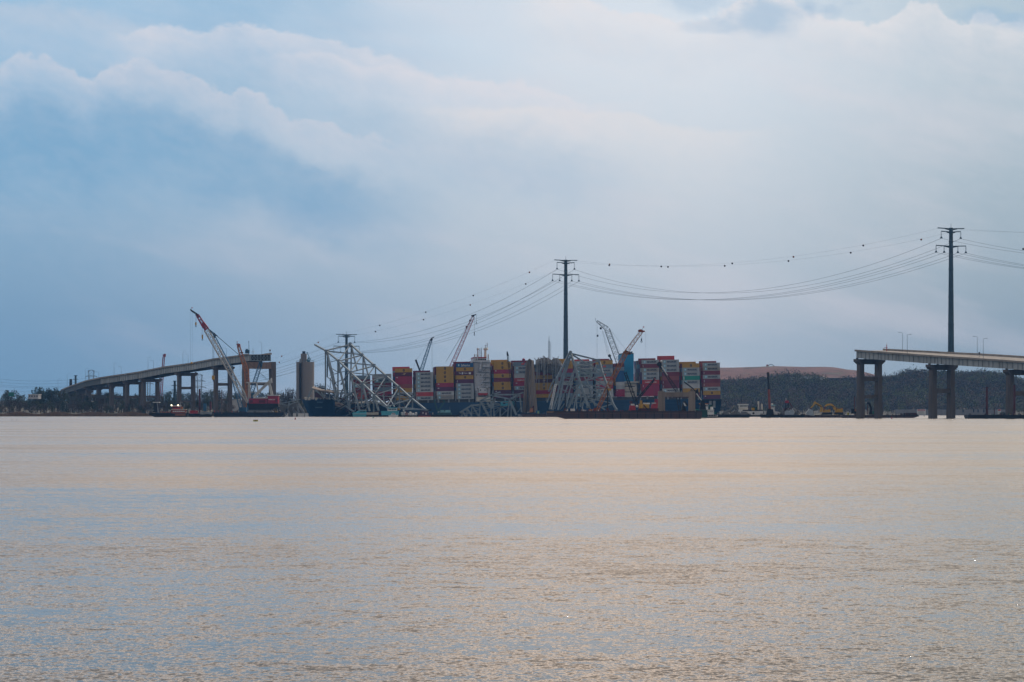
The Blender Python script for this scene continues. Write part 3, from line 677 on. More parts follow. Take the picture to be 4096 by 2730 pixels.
def cables():
    sp = "conductor cable sagging between the middle and the right pylon"; gp = "power cables between the middle and the right pylon"
    hi = {}
    for k in range(8):
        sg = (11.5 if k < 2 else 24.5 if k < 4 else 20.5)
        hi[k] = cable(MP[k], RP[k], sg, sp if k > 1 else "thin ground wire strung from the top of the middle pylon to the right pylon", gp, .035 if k < 2 else .085)
    for px, k in [(2437,0),(2438,1),(2645,0),(2672,1),(2899,1),(2929,0),(3154,1),(3174,0),(3403,1),(3453,0),(3685,1)]:
        cball(at_px(hi[k], px)-Vector((0,0,.4)), MBO if px in (2438,3174,3685) else MBD, "brown marker ball on the wire between the two tall pylons" if px in (2438,3174,3685) else "black marker ball on the wire between the two tall pylons", "marker balls on the ground wires")
    lo = {}
    for k in range(8):
        sg = (6.0 if k < 2 else 13.0)
        lo[k] = cable(LP[k], MP[k], sg, "conductor cable climbing from the short left pylon to the middle pylon" if k > 1 else "thin ground wire climbing from the short left pylon to the middle pylon", "power cables between the left and the middle pylon", .035 if k < 2 else .085)
    for px, k in [(2118,0),(2103,1),(1893,0),(1881,1),(1703,0),(1694,1),(1519,0),(1502,1)]:
        cball(at_px(lo[k], px)-Vector((0,0,.4)), MBO if px in (2118,1881) else MBD, "orange brown marker ball on the climbing wire left of the middle pylon" if px in (2118,1881) else "black marker ball on the climbing wire left of the middle pylon", "marker balls on the ground wires")
    # right pylon to the next one, out of the picture
    for k in range(8):
        e = RP[k] + (RP[k]-MP[k])*1.0; cable(RP[k], e, 22 if k > 1 else 11, "conductor cable running off the right edge from the right pylon" if k > 1 else "thin ground wire running off the right edge", "power cables leaving the photo at the right", .085 if k > 1 else .035)
    p = P(4093, 997, 1600); cball(p, MBD, "black marker ball at the right edge of the photo", "marker balls on the ground wires")
    # left pylon down towards the left shore
    for k in range(8):
        e = P(560, [1560,1566,1574,1580,1588,1592,1596,1600][k], 2900); q = cable(LP[k], e, 7, "conductor cable descending left from the short pylon towards the silo" if k > 1 else "thin ground wire descending left from the short pylon", "power cables leaving the short pylon to the left", .085 if k > 1 else .035)
        if k < 2:
            for px in ((1273, 1127) if k == 0 else (1284, 1117)): cball(at_px(q, px)-Vector((0,0,.4)), MBO, "orange marker ball on the wire left of the short pylon", "marker balls on the ground wires")
    for k, (y0, y1) in enumerate([(1514,1512),(1526,1523),(1537,1535),(1543,1540),(1558,1556)]):
        cable(P(-40, y0, 2800), P(365, y1, 2850), 3, "distant power line wire above the left treetops", "distant power line wires at the left", .10, 16)
cables()
def lattice(b, p, q, w0, w1, n, th, dp=None):
    """four chord lattice between p and q, width w0 -> w1"""
    p = Vector(p); q = Vector(q); d = (q-p).normalized(); dep = Vector((0,1,0)) if abs(d.y) < .9 else Vector((1,0,0))
    x = d.cross(dep).normalized(); y = x.cross(d).normalized()
    def pt(t, i):
        w = (w0+(w1-w0)*t)/2; sx, sy = ((-1,-1),(1,-1),(1,1),(-1,1))[i]; return p.lerp(q, t)+x*sx*w+y*sy*w*(dp or 1.0)
    for i in range(4): b.beam(pt(0,i), pt(1,i), th)
    for k in range(n):
        a, c = k/n, (k+1)/n
        for i in range(4):
            j = (i+1) % 4
            if k % 2: b.beam(pt(a,i), pt(c,j), th*.55)
            else: b.beam(pt(a,j), pt(c,i), th*.55)
        if k % 2 == 0: b.beam(pt(a,0), pt(a,1), th*.55)
    return b
def lattice_tower(px, yt, yb, Y, wt, wb, label, arms):
    r = thing("lattice_pylon", label, "power pylon", P(px, yb, Y), "distant lattice pylons behind the left bridge"); s = Y/F
    b = MB(); lattice(b, P(px,yb,Y), P(px,yt,Y), wb*s, wt*s, 8, .3); b.build("tower", LAMPM, r)
    for y, hw in arms:
        a = MB(); a.beam(P(px-hw,y,Y), P(px+hw,y,Y), .4); a.beam(P(px-hw,y,Y), P(px,y-5,Y), .25); a.beam(P(px+hw,y,Y), P(px,y-5,Y), .25)
        for q in (-hw, hw): a.cyl(P(px+q,y,Y), P(px+q,y+3.5,Y), .35, n=5)
        a.build("crossarm", LAMPM, r)
lattice_tower(365, 1483, 1600, 2850, 22, 12, "faint lattice pylon standing up above the curve of the left bridge", [(1484,11),(1506,22)])
lattice_tower(798, 1500, 1640, 2500, 20, 12, "grey lattice pylon between the piers of the left bridge", [(1501,12),(1525,22),(1550,25)])
lattice_tower(595, 1510, 1620, 2800, 12, 9, "faint small lattice pylon seen under the third span of the left bridge", [(1522,18),(1536,18)])
def monopole(px, yt, yb, Y, arms, rad, label, m=POLE):
    r = thing("utility_pole", label, "pole", P(px, yb, Y)); b = MB(); b.cyl(P(px,yb,Y), P(px,yt,Y), rad*1.3, rad, 8); b.build("pole", m, r)
    for y, hw in arms: a = MB(); a.beam(P(px-hw,y,Y), P(px+hw,y,Y), .5); a.build("crossarm", m, r)
monopole(699, 1524, 1650, 2300, [(1525,7),(1543,13),(1561,13),(1579,8)], .9, "dark tubular pole with short arms between two left bridge piers")
monopole(302.5, 1502, 1650, 2900, [(1503,7),(1518,10)], 1.0, "dark pole with two short arms above the curve of the left bridge")
monopole(283, 1517, 1560, 2860, [], 1.3, "dark stub post above the curve of the left bridge", BLACK)
def mast():
    r = thing("radio_mast", "thin guyed radio mast rising behind the wrecked ship", "mast", P(2196,1600,2600))
    b = MB(); lattice(b, P(2196,1600,2600), P(2196,1365,2600), 1.3, 1.0, 24, .3); b.cyl(P(2196,1365,2600), P(2196,1345,2600), .3, .15, 5); b.build("tower", LAMPM, r)
    r = thing("radio_mast", "fainter radio mast just right of the tall thin one", "mast", P(2203,1600,2800))
    b = MB(); lattice(b, P(2203,1600,2800), P(2202,1368,2800), .9, .7, 24, .12); b.build("tower", LAMPM, r)
mast()
# ------------------------------------------------------------------ silo and buildings on the shore
def silo():
    Y = 2240; r = thing("concrete_silo", "round grey concrete silo with a penthouse on top, left of the ship's bow", "silo", wl(1221, Y, 1))
    m = mat("silo_concrete", (.25,.23,.225), .85, 0, .25, .12, streak=True); s = Y/F; R = 36*s
    c = wl(1221, Y, 0); b = MB(); b.cyl(c, c+Vector((0,0,zof(1449,Y))), R, R, 40); b.build("drum", m, r, smooth=False)
    b = MB()
    for i in range(9):
        z = 4+i*4.3; b.cyl(c+Vector((0,0,z)), c+Vector((0,0,z+.12)), R+.04, R+.04, 40)
    b.build("joint_ring", mat("silo_joint", (.27,.23,.21), .9), r)
    zt = zof(1449,Y); b = MB(); b.box(tuple(wl(1203,Y-3,zt)), tuple(wl(1228,Y+4,zof(1416,Y)))); b.build("penthouse", m, r)
    b = MB(); b.box(tuple(wl(1209,Y-2,zof(1416,Y)+.003)), tuple(wl(1222,Y+2,zof(1406,Y)))); b.build("vent_cap", DKBLUE, r)
    b = MB(); b.box(tuple(wl(1198,Y-R-.9,zt-1)), tuple(wl(1206,Y-R+1.5,zof(1437,Y)))); b.build("landing", GREYM, r)
    b = MB(); x = wl(1204,Y).x; b.box((x-.8, Y-R-1.0, 1), (x+.8, Y-R*.88, zt-1.003))
    for i in range(24): b.box((x-1.1, Y-R-1.25, 2+i*1.6), (x+.9, Y-R-1.003, 2.5+i*1.6))
    b.build("ladder_cage", BLACK, r)
    b = MB(); b.beam(P(1229,1412,Y-4), P(1240,1436,Y-4), .5); b.beam(P(1226,1413,Y-4), P(1231,1411,Y-4), .7); b.beam(P(1231,1428,Y-4), P(1236,1437,Y-4), .4)
    lattice(b, P(1230,1446,Y-4), P(1240,1433,Y-4), 2.4, 1.6, 4, .35); b.box(tuple(P(1228,1448,Y-5)), tuple(P(1241,1441,Y-3))); b.build("conveyor", mat("conveyor_blue", (.05,.20,.29), .6), r)
    b = MB()
    for i in range(40):
        a, a2 = 2*math.pi*i/40, 2*math.pi*(i+1)/40; p = c+Vector((math.cos(a)*R, math.sin(a)*R, zt)); q = c+Vector((math.cos(a2)*R, math.sin(a2)*R, zt))
        b.beam(p, p+Vector((0,0,1.1)), .08); b.beam(p+Vector((0,0,1.1)), q+Vector((0,0,1.1)), .08)
    b.build("railing", LAMPM, r)
silo()
def shed(name, label, cat, px0, px1, yt, yb, Y, dep, wm, roofm, wins=0, peak=0.0):
    r = thing(name, label, cat, P((px0+px1)/2, yb, Y)); a = P(px0,yb,Y); c = P(px1,yt,Y)
    b = MB(); b.box((a.x,Y,a.z-1), (c.x,Y+dep,c.z)); b.build("wall", wm, r)
    b = MB(); b.prism([(a.x-.4,Y-.4,c.z+.003), (c.x+.4,Y-.4,c.z+.003), (c.x+.4,Y-.4,c.z+.5), ((a.x+c.x)/2,Y-.4,c.z+.5+peak), (a.x-.4,Y-.4,c.z+.5)], (0,dep+.8,0)); b.build("roof", roofm, r)
    for i in range(wins):
        b = MB(); w = (c.x-a.x)/wins; x = a.x+w*(i+.5); h = c.z-a.z; b.box((x-w*.28,Y-.05,a.z+h*.35), (x+w*.28,Y-.003,a.z+h*.72)); b.build("window", GLASS, r)
    return r
WB = mat("white_cladding", (.62,.62,.62), .6, 0, .12, .3)
shed("warehouse", "white shed behind the crane barge between two left bridge piers", "building", 928, 980, 1603, 1640, 2250, 20, WB, WB, 0, .8)
shed("warehouse", "low pale building among the trees at the far left", "building", 113, 153, 1580, 1592, 2400, 15, mat("pale_cladding", (.45,.45,.47), .7), WB, 4)
shed("warehouse", "long white building on the wooded slope below the landfill", "building", 3174, 3292, 1511, 1537, 3140, 30, WB, mat("grey_roof", (.4,.42,.45), .6), 0, 1.0)
shed("warehouse", "dark low building with a pale roof edge right of the long white building", "building", 3310, 3420, 1513, 1522, 3260, 30, mat("dark_cladding", (.05,.06,.08), .7), WB, 7)
def domes():
    for i, px in enumerate((3233, 3250, 3265, 3280, 3296)):
        p = P(px, 1511, 3180); b = MB(); b.ball(p, 1.5, 10, .9)
        b.cyl(p-Vector((0,0,1.6)), p-Vector((0,0,.2)), 1.4, 1.5, 10)
        o = b.build("roof_vent", WB, loc=p-Vector((0,0,1.6))); tag(o, "small white vent on the roof of the long white building", "vent", "white vents on the long white building")
domes()
def road_sign(px0, px1, y0, y1, Y, m, label):
    r = thing("road_sign", label, "sign", P((px0+px1)/2, y1, Y)); a = P(px0,y1,Y); c = P(px1,y0,Y)
    b = MB(); b.box((a.x,Y,a.z), (c.x,Y+.3,c.z)); b.build("panel", m, r)
    for x in (a.x+.8, c.x-1.1): b = MB(); b.box((x,Y+.303,2), (x+.3,Y+.6,c.z)); b.build("post", LAMPM, r)
road_sign(34, 56, 1570, 1586, 2390, mat("green_sign", (.01,.16,.13), .6), "green road sign among the trees at the far left")
road_sign(377, 424, 1580, 1593, 2300, DARKU, "dark board behind the piers of the curving left bridge")
def seawall():
    Y = 2600; r = thing("sea_wall", "grey panelled sea wall along the far right shore", "wall", P(3800,1662,Y)); a = P(3580,1663,Y); c = P(4034,1639,Y)
    m = mat("wall_concrete", (.27,.26,.26), .9, 0, .2, .2, streak=True)
    b = MB(); b.box((a.x,Y,-2), (c.x,Y+1,c.z)); b.build("panel", m, r)
    b = MB()
    x = a.x
    while x < c.x: b.box((x,Y-.3,-2), (x+.5,Y-.003,c.z-.4)); x += 5.2
    b.build("rib", m, r)
    for px in (3852, 3894, 3912, 3935): b = MB(); q = P(px,1650,Y); b.box((q.x-.5,Y-.6,q.z), (q.x+.5,Y-.303,q.z+2.6)); b.build("fender", DKBLUE, r)
seawall()
def warning(px0, px1, y0, y1, Y, label, txt):
    r = thing("warning_sign", label, "sign", P((px0+px1)/2, 1664, Y)); a = P(px0,y1,Y); c = P(px1,y0,Y); w, h = c.x-a.x, c.z-a.z
    b = MB(); b.box((a.x,Y,a.z), (c.x,Y+.3,c.z)); b.build("panel", WHITE, r)
    b = MB(); b.box((a.x+w*.08,Y-.05,a.z+h*.68), (c.x-w*.08,Y-.003,c.z-h*.04)); hd = b.build("header", mat("sign_red", (.55,.03,.03), .5), r)
    if txt: lettering(txt, LETW, hd, Matrix.Translation((a.x+w*.13-org(hd).x, -.09, a.z+h*.73-org(hd).z)) @ scl(w*.74, 1, h*.18))
    b = MB()
    for i in range(4): b.box((a.x+w*.14,Y-.03,a.z+h*(.12+.13*i)), (c.x-w*(.14+.05*(i % 2)),Y-.003,a.z+h*(.165+.13*i)))
    b.build("small_print", GREYM, r)
    for x in (a.x+w*.15, c.x-w*.2): b = MB(); b.box((x,Y+.303,-3), (x+.35,Y+.65,a.z+h*.5)); b.build("post", LAMPM, r)
warning(3668, 3703, 1638, 1660, 2000, "large white warning sign with a red header left of the second right pier", "WARNING")
warning(3991, 4004, 1638, 1657, 2000, "narrow white warning sign with a red header near the right edge", "")
# ------------------------------------------------------------------ container ship
TH = math.radians(3.5); UX = Vector((math.cos(TH), math.sin(TH), 0)); UN = Vector((-math.sin(TH), math.cos(TH), 0))
SO = Vector(((1205-CX)/F*2012, 2012, 0)); BEAM = 48.2
def su(px, d=0.0):
    k = (px-CX)/F; o = SO + UN*d; return (k*o.y-o.x)/(UX.x-k*UX.y)
def sp(px, py, d=0.0):
    o = SO + UN*d + UX*su(px, d); return Vector((o.x, o.y, zof(py, o.y)))
def sl(u, d, z): return SO + UX*u + UN*d + Vector((0,0,z))
def ship():
    r = thing("container_ship", "huge blue hulled container ship lying aground under the collapsed bridge", "container ship", SO)
    hull = mat("ship_hull_blue", (.005,.052,.125), .42, 0, .3, .06, streak=True)
    zd = lambda u: lerp([(0,zof(1598,2012)), (22,zof(1599,2013)), (24.5,zof(1612,2013)), (40,zof(1615,2014)), (80,zof(1613,2015)), (240,zof(1600,2027)), (285,zof(1597,2029)), (300,zof(1597,2030))], u)
    D = [(0,23.9), (4,17.5), (10,11.5), (18,6.2), (28,2.2), (42,.25), (60,0), (120,0), (270,0), (292,1.0), (299,2.5)]
    WLN = [(0,24.0), (5.5,23.8), (12,21), (25,14.5), (45,6), (70,1.2), (95,0), (240,0), (275,2.5), (292,9), (299,12)]
    us = [0, 2, 4, 6, 8, 10, 14, 18, 21.8, 22.2, 24.4, 24.6, 28, 35, 45, 60, 80, 100, 140, 180, 220, 250, 275, 290, 299]
    rows = []
    for u in us:
        row = []; z1 = zd(u); sh = min(u, 9.0)
        for t in (0, .12, .3, .5, .7, .85, 1):
            z = -2 + (z1+2)*t; f = t**1.25; d = lerp(WLN, u)*(1-f)+lerp(D, u)*f
            uu = u + max(0, (1-t))*6.2*max(0, 1-u/26.0)
            row.append((uu, d, z))
        rows.append([sl(a, d, z) for a, d, z in row] + [sl(a, BEAM-d, z) for a, d, z in row[::-1]])
    b = MB(); b.grid(rows); m = len(rows[0]); b.f.append(tuple(range((len(rows)-1)*m, len(rows)*m))); b.mi.append(0); hb = b.build("hull", hull, r)
    b = MB(); dk = [[sl(u, lerp(D, u)+.15, zd(u)-.4), sl(u, BEAM-lerp(D, u)-.15, zd(u)-.4)] for u in us]; b.grid(dk); b.build("deck", mat("ship_deck", (.16,.07,.055), .8, 0, .3, .3), r)
    # faded white name and port on the bow
    fm = mat("faded_lettering", (.10,.19,.27), .6, 0, .1)
    for s, x0, x1, y, h in (("DALI", 1268, 1290, 1612, 5.0), ("SINGAPORE", 1261, 1289, 1633, 5.0)):
        u0, u1 = su(x0, 9), su(x1, 9); z = zof(y, 2020); t = (z+2)/(zd(u0)+2); f = t**1.25
        d0 = lerp(WLN, u0)*(1-f)+lerp(D, u0)*f; d1 = lerp(WLN, u1)*(1-f)+lerp(D, u1)*f
        p0 = sl(u0, d0-.9, z)-SO; p1 = sl(u1, d1-.9, z)-SO; dx = p1-p0
        M = Matrix.Translation(p0) @ Matrix.Rotation(math.atan2(dx.y, dx.x), 4, 'Z')
        lettering(s, fm, r, M @ scl(dx.length, 1, h*.177), .03)
    # bulwark rail and gear on the forecastle
    b = MB()
    for i in range(9):
        u = 2+i*2.3; d = lerp(D, u)+.6; b.beam(sl(u, d, zd(u)-.3), sl(u, d, zd(u)+1.0), .15)
        if i: b.beam(sl(u-2.3, lerp(D, u-2.3)+.6, zd(u)+1.0), sl(u, d, zd(u)+1.0), .12)
    b.build("railing", CREAM, r)
    for px in (1225, 1237, 1266): p = sp(px, 1597, 12); b = MB(); b.cyl(p-Vector((0,0,.8)), p+Vector((0,0,1.1)), .9, .7, 8); b.cyl(p+Vector((-1.2,0,.9)), p+Vector((1.2,0,.9)), .5, n=8); b.build("winch", CREAM, r)
    # lashing posts and hatch coaming between the stacks
    for px in (1657, 1740, 1822.5, 1905, 1971, 2053, 2562, 2644, 2725, 2806): 
        b = MB(); a = sp(px-2, 1604, .5); c = sp(px+2, 1563, .5); b.prism([a, sp(px+2,1604,.5), c, sp(px-2,1563,.5)], UN*2.0)
        for y in (1575, 1590): q = sp(px, y, 3); b.beam(q, q+UN*38, .9)
        b.build("lashing_bridge", GREYM, r)
    b = MB(); yy = lambda px: lerp([(1560,1600.5),(1900,1596),(1975,1592.5),(2450,1587),(2570,1583.5),(2640,1585.5),(2800,1586.5)], px)
    for x0, x1 in ((1560, 1897), (1972, 2800)):
        b.prism([sp(x0, yy(x0)+14, 1.2), sp(x1, yy(x1)+14, 1.2), sp(x1, yy(x1)+.3, 1.2), sp(x0, yy(x0)+.3, 1.2)], UN*44)
    b.build("hatch_coaming", DARKU, r)
    for i, px in enumerate(list(range(1590, 1900, 41))+list(range(1980, 2440, 41))+list(range(2590, 2800, 41))):
        b = MB(); b.prism([sp(px-3, yy(px)+13.5, .3), sp(px+3, yy(px)+13.5, .3), sp(px+3, yy(px)+1, .3), sp(px-3, yy(px)+1, .3)], UN*.85); b.build("hatch_post", GREYM, r)
    # bridge tower
    wm = mat("ship_white", (.60,.60,.62), .5, 0, .14, .25, streak=True)
    W_ = thing_part = None
    b = MB(); T0, T1 = 1900, 1961
    b.prism([sp(T0,1612,3), sp(T1,1612,3), sp(T1,1450,3), sp(T0-4,1450,3)], UN*40); tw = b.build("bridge_tower", wm, r)
    b = MB(); b.prism([sp(1890,1449.7,1.5), sp(1960,1449.7,1.5), sp(1960,1441.5,1.5), sp(1890,1441.5,1.5)], UN*44); b.build("bridge_wing", wm, tw)
    b = MB(); b.prism([sp(1894,1441,3), sp(1946,1441,3), sp(1947,1431,3), sp(1893.5,1431,3)], UN*38); wh = b.build("wheelhouse", wm, tw)
    b = MB()
    for i in range(6): x = 1896+i*8.4; b.prism([sp(x,1442,2.9), sp(x+6.8,1442,2.9), sp(x+6.8,1436.5,2.9), sp(x,1436.5,2.9)], UN*.098)
    b.build("window_band", GLASS, tw)
    b = MB(); b.prism([sp(1893,1433.2,2.7), sp(1946,1433.2,2.7), sp(1946,1429,2.7), sp(1893,1429,2.7)], UN*38.6); b.build("roof_band", REDP, tw)
    b = MB(); b.prism([sp(1912,1487,1.0), sp(1927,1487,1.0), sp(1930,1450,1.0), sp(1918,1450,1.0)], UN*1.6); br = b.build("wing_bracket", mat("bracket_grey", (.33,.34,.37), .6), tw)
    b = MB(); b.prism([sp(1917.5,1478,.9), sp(1924,1478,.9), sp(1926,1458,.9), sp(1920,1458,.9)], UN*.098); b.build("panel", wm, br)
    for y in (1469, 1488, 1509, 1529, 1549): b = MB(); b.prism([sp(1929,y,1.2), sp(1962,y,1.2), sp(1962,y-1.6,1.2), sp(1929,y-1.6,1.2)], UN*1.797); b.build("deck_gallery", wm, tw)
    b = MB()
    for y in (1488, 1509, 1529, 1549):
        b.beam(sp(1931,y,1.6), sp(1945,y-17,1.6), .5); b.beam(sp(1957,y,1.6), sp(1957,y-17,1.6), .2); b.beam(sp(1943,y,1.6), sp(1943,y-17,1.6), .2)
    b.build("stairway", GREYM, tw)
    for x, y in ((1907,1500), (1921.5,1500), (1944,1460), (1934,1484), (1934,1505), (1926,1540)): b = MB(); b.prism([sp(x-1.3,y+2.2,2.9), sp(x+1.3,y+2.2,2.9), sp(x+1.3,y-1.5,2.9), sp(x-1.3,y-1.5,2.9)], UN*.097); b.build("window", GLASS, tw)
    b = MB(); b.cyl(sp(1911,1430,8), sp(1911,1399,8), .55, .4, 8); b.ball(sp(1911,1397,8), .9, 8); b.build("mast", wm, tw)
    b = MB(); lattice(b, sp(1919,1430,9), sp(1919,1394,9), 1.2, .8, 8, .14); b.cyl(sp(1926,1430,9), sp(1926,1392,9), .3, .2, 6); b.build("antenna", GREYM, tw)
    b = MB(); b.cyl(sp(1941,1430,10), sp(1941,1402,10), 1.1, .8, 10); b.build("mast", CREAM, tw)
    b = MB(); b.cyl(sp(1943,1402,10), sp(1943,1398,10), 1.1, 1.9, 12); b.cyl(sp(1943,1398,10), sp(1943,1392,10), 1.9, 1.2, 12); b.build("radar_dome", CREAM, tw)
    b = MB(); b.cyl(sp(1949,1394,10), sp(1949,1371,10), .3, .15, 6); b.cyl(sp(1942,1392,10), sp(1942,1380,10), .35, .2, 6); b.beam(sp(1938,1384,10), sp(1952,1381,10), .3); b.beam(sp(1944,1377,10), sp(1952,1376,10), .2); b.build("antenna", wm, tw)
    for x in (1899, 1909, 1953): b = MB(); b.cyl(sp(x,1441,3), sp(x,1421,3), .6, .4, 8); b.ball(sp(x,1420,3), .6, 6); b.build("light_post", wm, tw)
    b = MB(); b.prism([sp(1906,1607,-.2), sp(1962,1607,-.2), sp(1962,1590,-.2), sp(1906,1590,-.2)], UN*2.9); b.build("gangway_screen", CREAM, tw)
    lb = MB(); lb.prism([sp(1911,1573,-1.2), sp(1914,1582,-1.2), sp(1948,1582,-1.2), sp(1952,1573,-1.2)], UN*3.4); lbo = lb.build("lifeboat", REDP, r)
    b = MB(); b.prism([sp(1913,1572.8,-1), sp(1950,1572.8,-1), sp(1944,1552,-1), sp(1917,1552,-1)], UN*3); b.build("canopy", wm, lbo)
    b = MB()
    for x in (1922, 1940): b.prism([sp(x-2,1564,-1.1), sp(x+2,1564,-1.1), sp(x+2,1559,-1.1), sp(x-2,1559,-1.1)], UN*.097)
    b.build("window", GLASS, lbo)
    b = MB(); b.beam(sp(1908,1590,1), sp(1908,1555,1), .8); b.beam(sp(1956,1590,1), sp(1956,1555,1), .8); b.beam(sp(1908,1555,1), sp(1916,1550,-1), .6); b.beam(sp(1956,1555,1), sp(1948,1550,-1), .6); b.build("davit", wm, r)
    # engine casing and funnel
    cy = mat("funnel_blue", (.01,.27,.50), .5, 0, .12, .2, streak=True)
    b = MB(); b.prism([sp(2487,1527,8), sp(2535,1527,8), sp(2535,1418,8), sp(2487,1418,8)], UN*26); fn = b.build("funnel", cy, r)
    b = MB(); b.prism([sp(2489,1417.8,9), sp(2535,1417.8,9), sp(2535,1413.5,9), sp(2489,1413.5,9)], UN*24); b.build("funnel_top", BLACK, fn)
    b = MB()
    for i in range(4): b.cyl(sp(2496+i*10,1413,20), sp(2496+i*10,1407,20), .8, n=8)
    b.build("exhaust_pipe", BLACK, fn)
    b = MB(); b.prism([sp(2484,1600,6), sp(2548,1600,6), sp(2546,1528,6), sp(2484,1528,6)], UN*30); cs = b.build("engine_casing", CREAM, r)
    b = MB(); b.prism([sp(2484,1531,3), sp(2557,1531,3), sp(2557,1527.3,3), sp(2484,1527.3,3)], UN*2.9); b.build("gallery", CREAM, cs)
    b = MB()
    for y in (1548, 1570): b.prism([sp(2492,y,5.9), sp(2540,y,5.9), sp(2540,y-3,5.9), sp(2492,y-3,5.9)], UN*.097)
    b.build("window_band", DARKU, cs)
    # open mooring deck at the stern
    b = MB(); b.prism([sp(2810,1604,-.3), sp(2886,1604,-.3), sp(2886,1597,-.3), sp(2810,1597,-.3)], UN*46); b.build("stern_deck", DKBLUE, r)
    for x in (2842, 2857): b = MB(); b.prism([sp(x-5,1632,-.6), sp(x+5,1632,-.6), sp(x+5,1604.5,-.6), sp(x-5,1604.5,-.6)], UN*2.0); b.build("stern_pillar", GREYM, r)
ship()
# ------------------------------------------------------------------ containers
CC = {'grey':(.40,.42,.43), 'pale':(.52,.52,.51), 'beige':(.36,.33,.29), 'yellow':(.50,.28,.04), 'crimson':(.36,.022,.07), 'maroon':(.10,.018,.045), 'purple':(.12,.03,.085), 'brown red':(.29,.075,.07),
      'dark red':(.20,.03,.05), 'red':(.50,.05,.05), 'blue':(.01,.10,.26), 'slate blue':(.18,.25,.32), 'green':(.02,.27,.20), 'grey green':(.22,.28,.28)}
for k, c in CC.items(): mat("container_"+k.replace(' ', '_'), c, .55, 0, .22, .25, streak=True)
CL, CW = 12.19, 2.44
CMESH = {}
def cont_mesh(col, H):
    k = (col, round(H, 2))
    if k in CMESH: return CMESH[k]
    b = MB(); e = .07
    # corrugated long sides, framed by posts and rails
    n = 40
    for y, s in ((e, 1), (CW-e, -1)):
        pts = []
        for i in range(n+1):
            x = .2+(CL-.4)*i/n; pts.append((x, y + s*(.05 if i % 2 else 0.0)))
        b.grid([[Vector((x, yy, .15)) for x, yy in (pts if s > 0 else pts[::-1])], [Vector((x, yy, H-.12)) for x, yy in (pts if s > 0 else pts[::-1])]][::-1])
    for x in (e, CL-e): b.add([(x,.1,.1), (x,CW-.1,.1), (x,CW-.1,H-.1), (x,.1,H-.1)], [(0,1,2,3)])
    b.add([(0,0,H-.05), (CL,0,H-.05), (CL,CW,H-.05), (0,CW,H-.05)], [(0,1,2,3)]); b.add([(0,0,.06), (CL,0,.06), (CL,CW,.06), (0,CW,.06)], [(3,2,1,0)])
    for x in (0, CL-.2):
        for y in (0, CW-.2): b.box((x,y,0), (x+.2,y+.2,H-.02))
    for y in (.003, CW-.15): b.box((.2,y,.003), (CL-.2,y+.14,.16)); b.box((.2,y,H-.13), (CL-.2,y+.14,H-.021))
    for y in (.45, .95, 1.5, 2.0): b.beam((-.02,y,.2), (-.02,y,H-.2), .05)          # door bars
    o = b.build("shipping_container", MATS["container_"+col.replace(' ', '_')]); CMESH[k] = o.data; bpy.data.objects.remove(o); return CMESH[k]
def patch_mesh(kind):
    if kind in CMESH: return CMESH[kind]
    b = MB()
    if kind == 'star':
        b.box((0,-.02,0), (1,0,1)); b.cur = 1; pts = []
        for i in range(14): a = math.pi/2+i*math.pi/7; rr = .42 if i % 2 == 0 else .21; pts.append((.5+rr*math.cos(a), -.05, .5+rr*math.sin(a)))
        b.prism(pts, (0,.027,0)); ms = [mat("logo_light_blue", (.16,.50,.66), .5, 0, .05), LETW]
    elif kind == 'emblem':
        b.cyl((.5,-.03,.5), (.5,0,.5), .5, n=8); ms = [mat("emblem_dark", (.06,.045,.035), .6)]
        b.mi = [0]*len(b.f)
    elif kind == 'bar': b.box((0,-.03,0), (1,0,1)); ms = [LETW]
    elif kind == 'swoosh':
        b.prism([(0,-.03,.45), (.5,-.03,.5), (.6,-.03,.25), (1,-.03,.95), (.55,-.03,.8), (.45,-.03,.62)], (0,.03,0)); ms = [mat("logo_yellow", (.66,.42,.18), .5)]
    elif kind == 'redlogo': b.prism([(0,-.03,0), (.9,-.03,0), (1,-.03,1), (.1,-.03,1)], (0,.03,0)); ms = [mat("logo_red", (.62,.10,.07), .5)]
    o = b.build("emblem", ms); CMESH[kind] = o.data; bpy.data.objects.remove(o); return CMESH[kind]
def stick(parent, kind, x, z, w, h, name="emblem"):
    o = bpy.data.objects.new(name, patch_mesh(kind)); COL.objects.link(o); o.parent = parent
    o.matrix_local = Matrix.Translation((x, -.01, z)) @ scl(w, 1, h)
MARK_TXT = {'M':"with star badge lettering", 'y':"with dark round emblem", 'S':"with white script lettering", 'T':"with white words",
            'H':"with white lettering", 'w':"with tiny mark", 'b':"with thin white bar", 'x':"with pale yellow swoosh", 'r':"with red block logo", 'C':"with white end bar", '':"without markings", 'd':"with faint lettering"}
GRP = "containers stacked on the wrecked ship"
